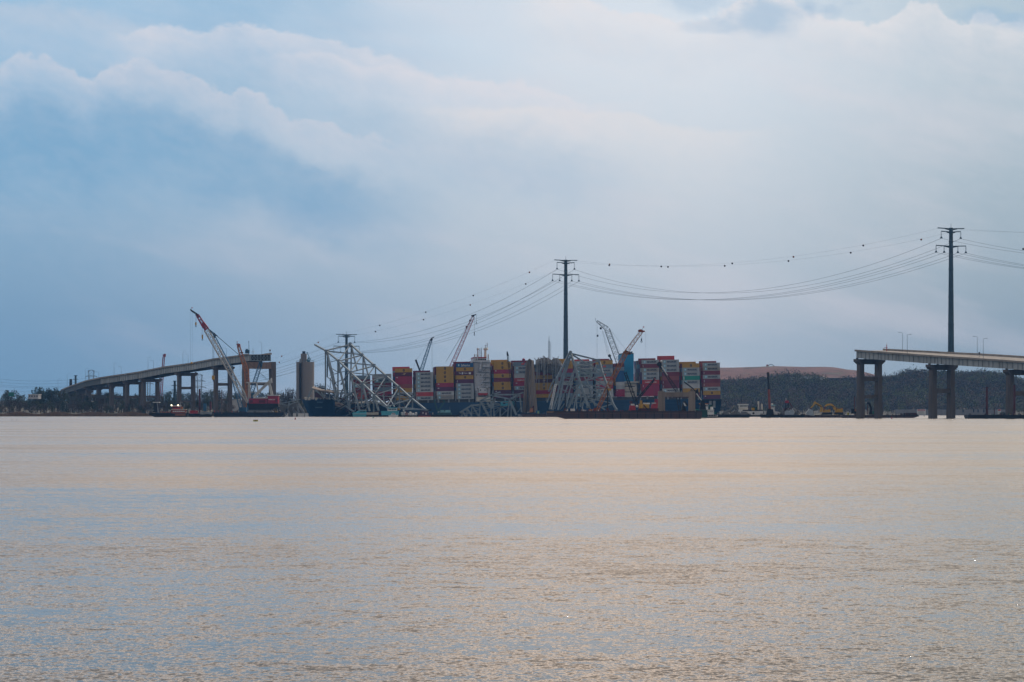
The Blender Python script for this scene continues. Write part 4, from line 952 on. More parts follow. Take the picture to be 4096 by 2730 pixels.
def mark(o, mk, H):
    if mk in ('M', 'd'):
        stick(o, 'star', 1.2, H*.2, 1.5, H*.62); lettering("MAERSK", LETD if mk == 'M' else MATS['grey_machine'], o, Matrix.Translation((3.6,-.02,H*.27)) @ scl(6.9,1,H*.44), .03)
    elif mk == 'y': stick(o, 'emblem', 5.3, H*.16, 1.7, H*.68); lettering("msc", mat("emblem_lettering", (.40,.25,.07), .6), o, Matrix.Translation((5.6,-.06,H*.38)) @ scl(1.1,1,H*.2), .02)
    elif mk == 'S': stick(o, 'star', 1.2, H*.25, 1.1, H*.55); lettering("Safmarine", LETW, o, Matrix.Translation((3.5,-.02,H*.2)) @ scl(6.2,1,H*.6), .01)
    elif mk == 'T':
        lettering("The", LETW, o, Matrix.Translation((1.7,-.02,H*.4)) @ scl(1.7,1,H*.3)); stick(o, 'bar', 3.9, H*.25, 1.0, H*.5, "badge"); lettering("Tanker", LETW, o, Matrix.Translation((5.4,-.02,H*.38)) @ scl(2.7,1,H*.3)); stick(o, 'bar', 8.8, H*.25, 1.5, H*.45, "badge")
    elif mk == 'H': lettering("HAMBURG S\u00dcD", LETW, o, Matrix.Translation((1.9,-.02,H*.3)) @ scl(8.2,1,H*.34), .02)
    elif mk == 'w': stick(o, 'bar', .9, H*.62, 1.0, H*.16, "mark")
    elif mk == 'b': stick(o, 'bar', .55, H*.2, .22, H*.55, "mark")
    elif mk == 'C': stick(o, 'bar', .55, H*.12, .6, H*.76, "mark")
    elif mk == 'x': stick(o, 'swoosh', 4.2, H*.2, 3.6, H*.6)
    elif mk == 'r': stick(o, 'redlogo', 5.0, H*.3, 2.4, H*.4)
ORD = ["topmost"] + [x+" from top" for x in ("second", "third", "fourth", "fifth", "sixth", "seventh", "eighth", "ninth", "tenth")]
LEAN = math.radians(1.0)
RS = Matrix.Rotation(TH, 3, 'Z') @ Matrix.Rotation(-LEAN, 3, 'Y')
STACKS = [
 ("foremost stack by the bow", 1412, 1503, 1601, "slate blue:,dark red:,grey:M,dark red:,brown red:,maroon:", 0, ''),
 ("stack seen through leaning truss", 1497, 1497, 1603, "grey:,grey green:M,dark red:,slate blue:,crimson:,dark red:", 0, ''),
 ("stack right of leaning truss", 1580, 1475, 1602, "yellow:y,maroon:x,crimson:w,crimson:,brown red:,yellow:y,grey:M,yellow:", 1, 'red'),
 ("stack under dark crane boom", 1663, 1490, 1602, "grey:M,grey:M,grey:M,grey:M,pale:M,red:b,grey:M", 1, 'dark red'),
 ("stack under pink crane boom", 1745, 1467, 1599, "yellow:y,yellow:y,yellow:y,yellow:y,crimson:w,purple:w,pale:M,beige:d", 0, ''),
 ("stack left of bridge tower", 1824.5, 1454.5, 1598, "blue:S,yellow:y,maroon:T,yellow:y,purple:b,grey:M,grey:M,grey:M,grey:M", 1, 'dark red'),
 ("stack right of bridge tower", 1975, 1447, 1594, "yellow:y,yellow:y,crimson:w,yellow:y,dark red:,yellow:y,yellow:y,maroon:w,maroon:", 0, 'yellow'),
 ("stack left of hanging slabs", 2057, 1449.5, 1593, "slate blue:r,grey:M,grey:M,pale:,red:H,crimson:w,grey:M,maroon:,dark red:", 0, 'dark red'),
 ("stack under draped wreckage", 2140, 1458, 1592, "grey green:,slate blue:,dark red:,yellow:y,maroon:x,yellow:y,yellow:y,crimson:,yellow:", 0, ''),
 ("stack right of draped wreckage", 2222, 1443, 1591, "yellow:,yellow:y,crimson:,slate blue:,dark red:,grey:,maroon:,dark red:,slate blue:", 0, 'yellow'),
 ("stack behind upright truss left", 2302, 1445, 1590, "grey:M,grey:M,grey green:M,grey green:M,dark red:,slate blue:,grey:M,grey:,grey:M", 0, 'red'),
 ("stack behind upright truss right", 2383, 1443, 1589, "yellow:y,slate blue:r,grey:M,slate blue:r,red:H,grey:,crimson:w,pale:M,pale:M", 0, 'brown red'),
 ("low stack by blue funnel", 2463, 1454, 1588, "maroon:,slate blue:,blue:,blue:,blue:,pale:,grey:,crimson:w,crimson:", 0, ''),
 ("first stack behind blue funnel", 2568, 1441, 1585, "grey:M,dark red:b,beige:M,grey:M,grey:M,red:H,crimson:b,crimson:,crimson:", 0, 'brown red'),
 ("second stack behind blue funnel", 2648, 1440, 1588, "grey:M,grey:M,grey:M,dark red:,brown red:,dark red:b,dark red:b,pale:M,crimson:", 0, 'red2'),
 ("third stack behind blue funnel", 2730, 1455, 1588, "yellow:y,grey:M,grey:M,green:C,grey:M,pale:,yellow:y,dark red:", 0, 'yellow'),
 ("last stack at the stern", 2812, 1452, 1597, "grey:M,beige:M,dark red:b,grey:M,dark red:b,brown red:b,grey:M,yellow:y,purple:w", 0, 'brown red')]
def containers():
    stuff = MB(); palette = ['grey', 'yellow', 'crimson', 'maroon', 'slate blue', 'brown red', 'dark red', 'blue', 'purple']
    rg = random.Random(5)
    for si, (desc, px, yt, yb, tiers, extra, behind) in enumerate(STACKS):
        ts = [t.split(':') for t in tiers.split(',')]; n = len(ts)
        u = su(px); base = sp(px, yb, 0); base = sl(u, 0.0, base.z); H = (zof(yt, base.y)-base.z)/n
        # measured from the photo: the pile leans a little towards the bow
        off = UX*(H*n*math.sin(LEAN)*.9)
        for k, (col, mk) in enumerate(ts):
            t = n-1-k; o = bpy.data.objects.new("shipping_container", cont_mesh(col, H)); COL.objects.link(o)
            jx = rg.uniform(-.06, .06)
            p = base + off + RS @ Vector((jx, rg.uniform(-.05, .05), t*H))
            o.matrix_world = Matrix.Translation(p) @ RS.to_4x4() @ scl(.5 if si == 12 else 1, 1, 1)
            tag(o, f"{'short ' if si == 12 else ''}{col} container {MARK_TXT[mk]}, {ORD[k]} in {desc}", "container", GRP)
            if mk: mark(o, mk, H)
        if behind:
            lv = n if behind not in ('red2',) else n+1
            c2 = behind.replace('2', '')
            for q in range(1 if behind != 'red2' else 2):
                o = bpy.data.objects.new("shipping_container", cont_mesh(c2, H)); COL.objects.link(o)
                p = base + off + RS @ Vector((-1.6 if behind != 'red2' else -2.2, 2.6*(3 if behind != 'red2' else 4), (n-.55 if behind != 'red2' else n-.35 + q*0)*H + (q*0)))
                if behind == 'red2': p = base + off + RS @ Vector((-2.0, 2.6*4, (n+q-1)*H))
                o.matrix_world = Matrix.Translation(p) @ RS.to_4x4()
                tag(o, (f"{c2} container rising just behind the top of {desc}" if q == 0 else f"dark red container standing highest of all, above {desc}"), "container", GRP)
        # the many inner rows, seen only end on
        for row in range(1, 18):
            nn = max(3, n - (1 if rg.random() < .4 else 0) - (1 if row in (3, 4) and behind else 0) - (2 if behind and row in (3, 4) and behind != 'red2' else 0))
            for t in range(nn):
                stuff.cur = rg.randrange(len(palette)); a = Vector((-.9+rg.uniform(-.1, .1), 2.6*row, t*H+.02)); c = a + Vector((CL*(.5 if si == 12 else 1), CW, H-.06))
                stuff.box(a, c, RS, base+off)
    tag(stuff.build("inner_containers", [MATS["container_"+c.replace(' ', '_')] for c in palette]), kind='stuff')
containers()
# ------------------------------------------------------------------ fallen bridge steel
def seg(r, name, ox, oy, sc, pts, Y, w, m, h=None, split=True):
    """members given as pairs in a photo crop (origin ox, oy; sc crop pixels per photo pixel); Y is a depth or a function of the column"""
    for a, b_ in pts:
        q = []
        for x, y in (a, b_):
            px, py = ox+x/sc, oy+y/sc; q.append(P(px, py, Y(px, py) if callable(Y) else Y))
        b = MB(); b.beam(q[0], q[1], w*.74, (h or w)*.74); b.build(name, m, r)
def poly(pts): return list(zip(pts, pts[1:]))
def left_truss():
    r = thing("collapsed_truss", "large grey steel truss section leaning over the ship's bow", "bridge truss", P(1400, 1600, 2010), "fallen steel sections of the bridge")
    A = (1180, 1300, 4.02)
    Y1 = lambda px, py=0: 2040-(px-1260)*.285; Y2 = lambda px, py=0: 2050-(px-1400)*.28
    C1 = [(320,320),(500,420),(700,580),(895,765),(1085,945),(1280,1130),(1490,1325)]; C2 = [(885,305),(1075,480),(1270,650),(1465,820),(1670,1000),(1870,1180),(2130,1388)]
    for pts, Y in ((C1, Y1), (C2, Y2)): seg(r, "top_chord", *A, poly(pts), Y, 1.55, GAL, 1.5)
    # gusset plates at the joints
    for pts, Y in ((C1[1:], Y1), (C2, Y2)):
        for x, y in pts: p = P(1180+x/4.02, 1300+y/4.02, Y(1180+x/4.02)-.85); b = MB(); b.prism([p+Vector((math.cos(a)*1.5, 0, math.sin(a)*1.1)) for a in (0,.9,1.9,3.1,4.0,5.2)], (0,.08,0)); b.build("gusset_plate", GAL, r)
    def mixy(pa, Ya, pb, Yb, w, name="lateral_brace"):
        q = [P(1180+pa[0]/4.02, 1300+pa[1]/4.02, Ya(1180+pa[0]/4.02)), P(1180+pb[0]/4.02, 1300+pb[1]/4.02, Yb(1180+pb[0]/4.02))]
        b = MB(); b.beam(q[0], q[1], w*.62); b.build(name, GAL, r)
    for c2, c1, w in [((885,320),(510,412),1.4),((1070,480),(515,425),1.4),((885,330),(705,575),1.0),((1070,490),(705,585),1.4),((1265,652),(705,598),1.4),((1075,500),(895,745),1.0),((1270,662),(905,760),1.3),((1462,826),(910,772),1.1),
                      ((1270,680),(1085,935),1.0),((1458,832),(1095,942),1.0),((1662,996),(1098,955),.9),((1460,842),(1280,1120),1.0),((1664,1005),(1288,1128),.9),((1866,1180),(1290,1136),.9),((1666,1015),(1485,1305),1.0),((1868,1190),(1500,1312),.9),((1870,1200),(1740,1392),1.0)]:
        mixy(c2, Y2, c1, Y1, w)
    hang = lambda px, py: Y1(px)
    seg(r, "vertical", *A, [((490,430),(490,1100)),((690,600),(692,1230)),((885,785),(880,1345)),((1075,960),(1068,1320)),((1265,1150),(1265,1400))], hang, 1.35, GAL)
    seg(r, "vertical", *A, [((905,330),(900,770)),((1095,500),(1095,900)),((1295,670),(1295,830)),((1680,1030),(1680,1330)),((1890,1200),(1888,1350))], lambda px, py: Y2(px)+1, 1.3, GAL)
    seg(r, "hanger", *A, [((524,440),(518,845))], lambda px, py: Y1(px)+4, 1.9, mat("dark_truss_steel", (.09,.13,.16), .6), 1.2)
    seg(r, "diagonal", *A, [((510,430),(640,940)),((540,620),(700,1225)),((700,620),(870,1350)),((890,790),(1040,1390)),((1085,960),(1200,1390)),((1280,1150),(1345,1385))], lambda px, py: Y1(px)+1.5, 1.5, GAL)
    seg(r, "diagonal", *A, [((905,330),(1000,740)),((1095,500),(1200,900)),((850,560),(700,760)),((860,770),(740,960)),((1470,840),(1420,1000)),((1420,1000),(1450,1290)),((1650,1040),(1590,1320))], lambda px, py: Y2(px)+2, 1.1, GAL)
    seg(r, "lower_chord", *A, [((705,1245),(950,1398)),((1240,1200),(1510,1345)),((1650,1330),(2000,1362)),((700,1232),(960,1060)),((1740,1360),(2110,1360))], lambda px, py: Y1(px)-1, 1.2, GAL)
    seg(r, "sway_brace", *A, [((550,605),(680,570)),((560,680),(700,770)),((560,812),(830,740)),((530,845),(640,935)),((640,935),(780,875)),((580,885),(552,1080)),((592,900),(640,1110)),((770,1030),(700,1225)),((830,890),(712,1190)),((945,1185),(880,1320)),((970,1200),(970,1390)),((1235,1190),(1130,1372)),((1170,1310),(1260,1230)),((1370,1010),(1290,1120)),((940,930),(1050,1000)),((1000,1050),(1150,960)),((1000,1290),(1220,1230)),((1080,1330),(1230,1260)),((1330,1240),(1470,1330)),((1410,1120),(1440,1250)),((620,760),(560,900)),((700,700),(780,900)),((740,1100),(860,1060)),((660,1000),(760,1170)),((900,1060),(980,1190)),((860,1110),(800,1280)),((1010,1100),(940,1260)),((1110,1060),(1040,1220)),((1180,1080),(1260,1180)),((1150,1190),(1090,1330)),((1300,1200),(1390,1290)),((1340,1090),(1250,1060)),((1000,870),(940,1000)),((1140,880),(1080,1010)),((1520,1180),(1600,1320)),((1560,1290),(1680,1230)),((800,1190),(880,1310)),((620,900),(700,1010))], lambda px, py: Y1(px)+5, .62, GAL)
    seg(r, "deck_stringer", *A, [((640,1080),(900,1120)),((560,1060),(830,1060)),((900,1250),(1180,1200)),((960,1240),(1240,1170)),((1060,1130),(1330,1040)),((980,1320),(1200,1300))], lambda px, py: Y1(px)+9, .9, mat("dirty_steel", (.17,.17,.18), .7, .1))
left_truss()
def bow_wreck():
    A = (1180, 1300, 4.02)
    r = thing("road_wreckage", "broken slabs and beams of road deck lying across the ship's bow", "wreckage", P(1320, 1600, 2028), "broken pieces of the fallen road")
    b = MB(); b.add([P(1180+x/4.02, 1300+y/4.02, 2024+d) for x, y, d in [(270,1015,0),(300,985,12),(430,1035,10),(600,1050,8),(640,1085,0),(420,1060,-2)]], [(0,5,4,3,2,1)]); b.prism([P(1180+x/4.02, 1300+y/4.02, 2023) for x, y in [(265,1020),(420,1058),(640,1085),(640,1105),(415,1078),(268,1040)]], (0,12,0)); b.build("deck_slab", CONC2, r)
    seg(r, "beam", *A, [((285,1020),(208,1172)),((420,1080),(482,1175)),((560,1110),(550,1210)),((590,1180),(660,1215)),((330,1050),(460,1165))], 2020, 1.3, GAL)
    b = MB()
    b.prism([P(1180+x/4.02, 1300+y/4.02, 2024) for x, y in [(315,1100),(440,1080),(480,1150),(430,1175),(320,1170)]], (0,8,0)); b.build("twisted_plate", DKRED, r)
    b = MB(); b.prism([P(1180+x/4.02, 1300+y/4.02, 2021) for x, y in [(520,1120),(570,1120),(670,1215),(640,1235),(560,1225)]], (0,6,0)); b.build("twisted_plate", DKBLUE, r)
    b = MB(); b.prism([P(1180+x/4.02, 1300+y/4.02, 2004) for x, y in [(640,1245),(700,1240),(820,1310),(760,1330),(650,1310)]], (0,6,0)); b.build("torn_slab", CONC2, r)
    r = thing("road_wreckage", "twisted dark wreckage with a red crumpled container behind the leaning truss", "wreckage", P(1460, 1620, 2013), "broken pieces of the fallen road")
    b = MB(); b.prism([P(1180+x/4.02, 1300+y/4.02, 2007) for x, y in [(990,1120),(1060,1105),(1150,1140),(1170,1190),(1100,1215),(1000,1190)]], (0,5,0)); b.build("crumpled_container", mat("orange_red_box", (.48,.08,.04), .6), r)
    rg = random.Random(9); b = MB(); b2 = MB(); b3 = MB()
    for i in range(130):
        px = rg.uniform(1345, 1650); py = rg.uniform(1575, 1655) + max(0, (1420-px))*.1
        if py > 1655: continue
        p = P(px, py, 2004+rg.uniform(-2, 4)); d = Vector((rg.uniform(-1,1), rg.uniform(-.4,.4), rg.uniform(-.6,.6)))*rg.uniform(1.5, 6)
        (b, b2, b3)[i % 3].beam(p-d, p+d, rg.uniform(.2, .6))
    b.build("bent_steel", GAL, r); b2.build("rusty_steel", DKRED, r); b3.build("dark_steel", BLACK, r)
    for o in r.children: 
        if 'steel' in o.name: o['kind'] = 'stuff'
    # piece in the water at the bow
    B = (850, 1330, 4.355)
    r = thing("collapsed_truss", "small broken truss and road piece in the water at the tip of the bow", "bridge truss", P(1180, 1667, 1985), "fallen steel sections of the bridge")
    seg(r, "chord", *B, [((1340,1160),(1530,1172)),((1160,1250),(1310,1272)),((1165,1245),(1480,1185)),((1300,1275),(1490,1205)),((1150,1190),(1220,1185))], 1985, .8, GAL)
    seg(r, "leg", *B, [((1300,1330),(1262,1475)),((1480,1250),(1590,1400)),((1290,1320),(1365,1475)),((1400,1300),(1440,1475)),((1560,1385),(1665,1475)),((1470,1250),(1520,1475)),((1390,1340),(1560,1475)),((1340,1230),(1250,1475))], 1986, 1.5, mat("dull_steel", (.24,.26,.28), .6, .1))
    b = MB(); b.prism([P(850+x/4.355, 1330+y/4.355, 1989) for x, y in [(1160,1275),(1300,1275),(1420,1240),(1500,1225),(1600,1385),(1640,1478),(1245,1478),(1165,1330)]], (0,4,0)); b.build("road_slab", mat("grey_road", (.16,.155,.15), .9), r)
    b = MB()
    for x in (1290, 1430, 1515, 1570, 1640): p = P(850+x/4.355, 1663, 1982); b.box((p.x-1.1,1981,-.5), (p.x+1.1,1983,p.z+1.5))
    o = b.build("foam_float", WHITE, r); o['kind'] = 'stuff'
bow_wreck()
def mid_truss():
    A = (1840, 1330, 4.355)
    r = thing("collapsed_truss", "flattened tangle of grey truss in the water before the ship's bridge tower", "bridge truss", P(1970, 1666, 1990), "fallen steel sections of the bridge")
    seg(r, "chord", *A, [((340,1200),(560,1088)),((560,1088),(705,1040)),((560,1092),(1010,1082)),((1010,1085),(1105,1045)),((870,1165),(1010,1085)),((560,1100),(870,1165)),((360,1195),(560,1165))], 1988, 1.35, GAL)
    seg(r, "vertical", *A, [((355,1200),(335,1470)),((565,1100),(595,1470)),((540,1160),(540,1470)),((860,1180),(828,1470)),((895,1200),(890,1470)),((1040,1090),(1072,1390)),((700,1320),(700,1470))], 1989, 1.35, GAL)
    seg(r, "diagonal", *A, [((362,1205),(505,1470)),((870,1190),(982,1440)),((470,1230),(560,1330)),((590,1200),(560,1300))], 1986, 2.1, GAL)
    seg(r, "brace", *A, [((380,1230),(560,1300)),((400,1340),(700,1268)),((420,1262),(700,1255)),((580,1330),(850,1280)),((600,1400),(720,1290)),((700,1275),(850,1400)),((590,1460),(720,1315)),((720,1450),(845,1330)),((1000,1395),(1072,1300)),((400,1425),(560,1375)),((620,1200),(860,1230)),((600,1230),(690,1250)),((900,1170),(1000,1110)),((930,1190),(1030,1100)),((420,1200),(560,1240)),((400,1300),(540,1290))], 1992, .75, GAL)
    r = thing("collapsed_truss", "low half sunk truss fragment sloping into the water left of the bridge tower", "bridge truss", P(1865, 1666, 1986), "fallen steel sections of the bridge")
    seg(r, "chord", *A, [((-5,1400),(210,1268)),((210,1275),(335,1262))], 1986, 1.6, GAL)
    seg(r, "vertical", *A, [((42,1380),(30,1470)),((205,1285),(200,1470)),((120,1330),(118,1470))], 1987, 1.1, GAL)
    seg(r, "diagonal", *A, [((45,1380),(105,1470)),((215,1290),(325,1460)),((130,1345),(200,1440))], 1985, 1.5, GAL)
    seg(r, "brace", *A, [((0,1405),(340,1425)),((200,1300),(340,1340)),((60,1345),(330,1445)),((120,1410),(330,1350)),((230,1275),(340,1300))], 1989, .7, GAL)
mid_truss()
def right_truss():
    A = (2160, 1330, 4.355)
    r = thing("collapsed_truss", "tall grey steel truss section standing on end right of the draped wreckage", "bridge truss", P(2300, 1640, 1980), "fallen steel sections of the bridge")
    Y = lambda px, py: 1986+(py-1400)*-.03
    C1 = [(530,348),(615,620),(700,880),(790,1140),(832,1295)]; C2 = [(1025,488),(1095,730),(1180,960),(1262,1230),(1328,1345)]
    seg(r, "top_chord", *A, poly(C1), Y, 1.9, GAL); seg(r, "top_chord", *A, poly(C2), lambda a, b: Y(a, b)+8, 1.8, GAL)
    for x, y in C1+C2: p = P(2160+x/4.355, 1330+y/4.355, 1984 if (x, y) in C1 else 1991); b = MB(); b.prism([p+Vector((math.cos(a)*1.4, 0, math.sin(a)*1.2)) for a in (.3,1.2,2.2,3.4,4.3,5.5)], (0,.08,0)); b.build("gusset_plate", GAL, r)
    seg(r, "lateral_brace", *A, [((550,372),(1020,488)),((562,392),(1085,712)),((620,612),(1020,500)),((630,625),(1090,742))], lambda a, b: Y(a, b)+4, 1.5, GAL)
    seg(r, "lateral_brace", *A, [((640,640),(1170,962)),((710,870),(1095,748)),((715,880),(1175,990)),((722,892),(1135,1112)),((800,1122),(1180,1012)),((805,1142),(1252,1232)),((862,1182),(1135,1352)),((1060,1312),(1262,1248))], lambda a, b: Y(a, b)+4, 1.1, GAL)
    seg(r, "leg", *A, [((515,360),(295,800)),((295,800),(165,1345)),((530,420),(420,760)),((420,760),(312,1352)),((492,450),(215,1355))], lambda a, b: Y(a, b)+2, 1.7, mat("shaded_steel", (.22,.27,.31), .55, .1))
    seg(r, "lattice_leg", *A, [((330,700),(190,1345)),((600,655),(318,1345)),((590,700),(458,1292)),((680,900),(500,1322)),((662,935),(590,1335)),((782,1170),(700,1300)),((770,1180),(735,1320)),((625,1000),(640,1330))], lambda a, b: Y(a, b)+3, 1.15, GAL)
    seg(r, "bent_member", *A, [((252,818),(200,905)),((200,905),(150,1035)),((242,925),(120,1222))], 1982, 1.35, GAL)
    seg(r, "inner_brace", *A, [((400,782),(672,850)),((440,742),(640,790)),((560,962),(680,930)),((990,560),(925,720)),((1050,832),(1000,1100)),((882,740),(820,832)),((960,900),(1010,1182)),((700,985),(870,1290)),((540,1162),(722,1142)),((470,1212),(730,1232)),((900,1150),(960,1290)),((830,900),(880,1080)),((300,1080),(240,1290)),((340,1120),(260,1340)),((430,1240),(350,1345)),((560,1080),(480,1330)),((930,780),(1060,830)),((1050,1000),(930,1240)),((760,760),(840,900)),((420,860),(640,900)),((380,940),(330,1150)),((520,1000),(440,1240)),((600,1040),(560,1260)),((740,1060),(690,1290)),((860,960),(900,1200)),((890,1020),(1010,960)),((1000,1180),(1090,1080)),((470,880),(600,1000)),((640,760),(560,840)),((840,1240),(950,1200)),((920,640),(860,760)),((350,980),(480,1040)),((760,1200),(880,1330)),((980,1280),(1060,1200)),((400,1180),(520,1130))], lambda a, b: Y(a, b)+12, .9, GAL)
    b = MB()
    for i in range(14):
        t0, t1 = i/14, (i+1)/14; pa = P(2160+(262-92*t0)/4.355, 1330+(900+440*t0)/4.355, 1981); pb = P(2160+(262-92*t1)/4.355+6, 1330+(900+440*t1)/4.355, 1981); b.beam(pa, pb, .28); b.beam(P(2160+(262-92*t0)/4.355+6, 1330+(900+440*t0)/4.355, 1981), P(2160+(262-92*t1)/4.355, 1330+(900+440*t1)/4.355, 1981), .28)
    b.beam(P(2220,1536,1981), P(2199,1638,1981), .6); b.beam(P(2226,1536,1981), P(2205,1638,1981), .6); b.build("laced_column", WHITE, r)
right_truss()
def hanging_slabs():
    A = (1840, 1330, 4.355)
    r = thing("road_wreckage", "tan concrete road deck hanging in two tall folded slabs over the ship's side", "wreckage", P(2115, 1650, 2008), "broken pieces of the fallen road")
    L = [(455,1150),(520,1142),(700,1132),(900,1118),(1150,1102),(1400,1082)]; R = [(455,1240),(480,1288),(600,1294),(900,1310),(1150,1332),(1400,1352)]
    def slab(name, e0, e1, fold, back=1.2):
        rows = []
        for i in range(15):
            y = 500+(900)*i/14; a = lerp(e0, y); c = lerp(e1, y)
            row = []
            for j in range(9):
                t = j/8; top = 0
                if i == 0: top = lerp(fold[1], t)
                px = 1840+(a+(c-a)*t)/4.355; py = 1330+(y+top)/4.355
                row.append(P(px, py, 2006 - lerp(fold[0], t) + .25*math.sin(i*1.7+j*2.1)))
            rows.append(row)
        b = MB(); b.grid([q[::-1] for q in rows]); bk = [[v+Vector((0,back,0)) for v in q] for q in rows]; b.grid(bk)
        for q in (0, -1): b.grid([[rows[k][q] for k in range(15)], [bk[k][q] for k in range(15)]])
        b.grid([rows[-1], bk[-1]]); b.grid([bk[0], rows[0]]); b.build(name, CONC2, r)
    LE = [(500,1150),(700,1134),(900,1120),(1150,1102),(1400,1082)]; LR = [(500,1205),(700,1192),(900,1178),(1150,1158),(1400,1140)]
    RL = [(500,1203),(700,1188),(900,1174),(1150,1192),(1400,1210)]; RR = [(500,1286),(700,1298),(900,1312),(1150,1332),(1400,1352)]
    slab("left_slab".replace("left_", "folded_"), LE, LR, ([(0,0),(.35,1.2),(.7,.3),(1,1.6)], [(0,0),(.5,-14),(1,-38)]))
    slab("folded_slab", RL, RR, ([(0,.2),(.18,2.4),(.3,.6),(.62,3.0),(.8,1.6),(1,.4)], [(0,-38),(.15,-44),(.5,-18),(1,-8)]))
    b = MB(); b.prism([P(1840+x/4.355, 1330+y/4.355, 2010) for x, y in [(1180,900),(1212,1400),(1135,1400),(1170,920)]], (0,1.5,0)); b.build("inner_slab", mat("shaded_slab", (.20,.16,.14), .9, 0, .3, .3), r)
    b = MB(); b.beam(P(1840+1105/4.355,1330+475/4.355,2005), P(1840+1125/4.355,1330+535/4.355,2005), 1.6); b.ball(P(1840+1108/4.355,1330+478/4.355,2004), 1.2, 6); b.build("red_bracket", CRIM, r)
    # draped deck over the containers right of the slabs
    r = thing("road_wreckage", "crumpled road deck draped over the container tops with cables hanging down", "wreckage", P(2190, 1480, 2010), "broken pieces of the fallen road")
    top = [(2142,1441),(2150,1438),(2165,1434),(2178,1431.5),(2188,1431.5),(2196,1438),(2204,1442),(2212,1438),(2222,1434),(2232,1434),(2240,1442),(2250,1455)]
    bot = [(2142,1470),(2155,1492),(2168,1485),(2180,1497),(2195,1490),(2210,1500),(2222,1492),(2232,1510),(2240,1500),(2250,1490)]
    rg = random.Random(4); rows = []
    for i in range(40):
        px = 2142+i*2.72; yt, yb = lerp(top, px), lerp(bot, px); row = [P(px, yt+1.5+rg.uniform(-.6,.6), 2030)]
        for k in range(9): t = k/8; row.append(P(px, yt+(yb-yt)*t, 2014.5 - 5.0*math.sin(min(1,t*2.2)*1.57) + rg.uniform(-.5,.5)))
        rows.append(row)
    b = MB(); b.grid(rows); b.grid([[v+Vector((0,.6,-.3)) for v in q[::-1]] for q in rows]); b.build("draped_deck", mat("road_underside", (.115,.105,.10), .9, 0, .5, .5, col2=(.05,.045,.045)), r)
    b = MB()
    for i in range(26):
        px = rg.uniform(2144, 2250); y0 = lerp(top, px)+2; y1 = y0+rg.uniform(40, 125); p = P(px, y0, 2009); q = P(px+rg.uniform(-4,3), y1, 2008)
        b.tube([p, p.lerp(q, .5)+Vector((rg.uniform(-.5,.5),0,0)), q], rg.uniform(.12, .24), 4)
    o = b.build("hanging_cable", mat("hanging_bars", (.30,.31,.32), .6), r); o['kind'] = 'stuff'
    b = MB()
    for i in range(24):
        px = 2143+i*4.4; p = P(px, lerp(top, px)+1, 2010+rg.uniform(0,8)); b.beam(p, p+Vector((rg.uniform(-1.5,1.5), rg.uniform(-1,1), rg.uniform(.2,1.6))), .3)
    o = b.build("torn_rebar", mat("rebar_rust", (.13,.07,.055), .8), r); o['kind'] = 'stuff'
hanging_slabs()
# ------------------------------------------------------------------ barges, boats and cranes
def barge(name, label, px0, px1, ytop, Y, m, dep=16, rake=(3, 3), deckm=None, cat="barge", extra=None):
    r = thing(name, label, cat, wl((px0+px1)/2, Y)); a = wl(px0, Y); c = wl(px1, Y); z = zof(ytop, Y); L = c.x-a.x
    b = MB(); pr = [(a.x+rake[0], Y, -1), (c.x-rake[1], Y, -1), (c.x, Y, z*.55), (c.x, Y, z), (a.x, Y, z), (a.x, Y, z*.55)]; b.prism(pr, (0,dep,0)); b.build("hull", m, r)
    b = MB(); b.box((a.x, Y-.12, z-.35), (c.x, Y-.003, z-.05)); k = max(2, int(L/5))
    for i in range(k): x = a.x+rake[0]+(L-rake[0]-rake[1])*(i+.5)/k; b.box((x-.18, Y-.15, .2), (x+.18, Y-.003, z-.353))
    b.build("fender", BLACK, r)
    b = MB(); b.box((a.x+.2, Y+.2, z+.003), (c.x-.2, Y+dep-.2, z+.12)); b.build("deck", deckm or m, r)
    n = max(2, int(L/7)); b = MB()
    for i in range(n): x = a.x+1+(L-2)*i/(n-1); b.cyl((x-.35,Y+.6,z+.1), (x-.35,Y+.6,z+.8), .22, n=6); b.cyl((x+.35,Y+.6,z+.1), (x+.35,Y+.6,z+.8), .22, n=6)
    o = b.build("bollard", BLACK, r); o['kind'] = 'stuff'
    return r
def boxpart(r, name, px0, px1, y0, y1, Y, dep, m):
    a, c = P(px0, y1, Y), P(px1, y0, Y); b = MB(); b.box((a.x, Y, a.z), (c.x, Y+dep, c.z)); return b.build(name, m, r)
def winrow(par, px0, px1, y0, y1, Y, n, m=None, gap=.25):
    w = (px1-px0)/n
    for i in range(n): a, c = P(px0+w*(i+gap/2), y1, Y-.05), P(px0+w*(i+1-gap/2), y0, Y-.05); b = MB(); b.box((a.x, Y-.05, a.z), (c.x, Y-.003, c.z)); b.build("window", m or GLASS, par)
def line(r, pts, Y, rad=.07, name="cable", m=None):
    b = MB(); b.tube([P(x, y, Y) if len(q) == 2 else P(x, y, q[2]) for q in pts for x, y in (q[:2],)], rad, 4); return b.build(name, m or WIRE, r)
def hook(r, px, y0, y1, y2, Y, m, w=3.0):
    """hoist lines from y0 to a block between y1 and y2"""
    for s in (-1, 1): line(r, [(px+s*w*.6, y0), (px+s*w*.6, y1)], Y, .06, "hoist_line")
    s = Y/F; b = MB(); a = P(px, y1, Y); c = P(px, y2-4, Y); b.box((a.x-w*s*.9, Y-.5, c.z), (a.x+w*s*.9, Y+.5, a.z)); h = b.build("hook_block", m, r)
    b = MB(); b.cyl(c, P(px, y2, Y), .3, .2, 6); e = P(px, y2, Y); b.tube([e+Vector((-.6,0,.2)), e+Vector((-.3,0,-.4)), e+Vector((.4,0,-.4)), e+Vector((.6,0,.1))], .16); b.build("hook", BLACK, h)
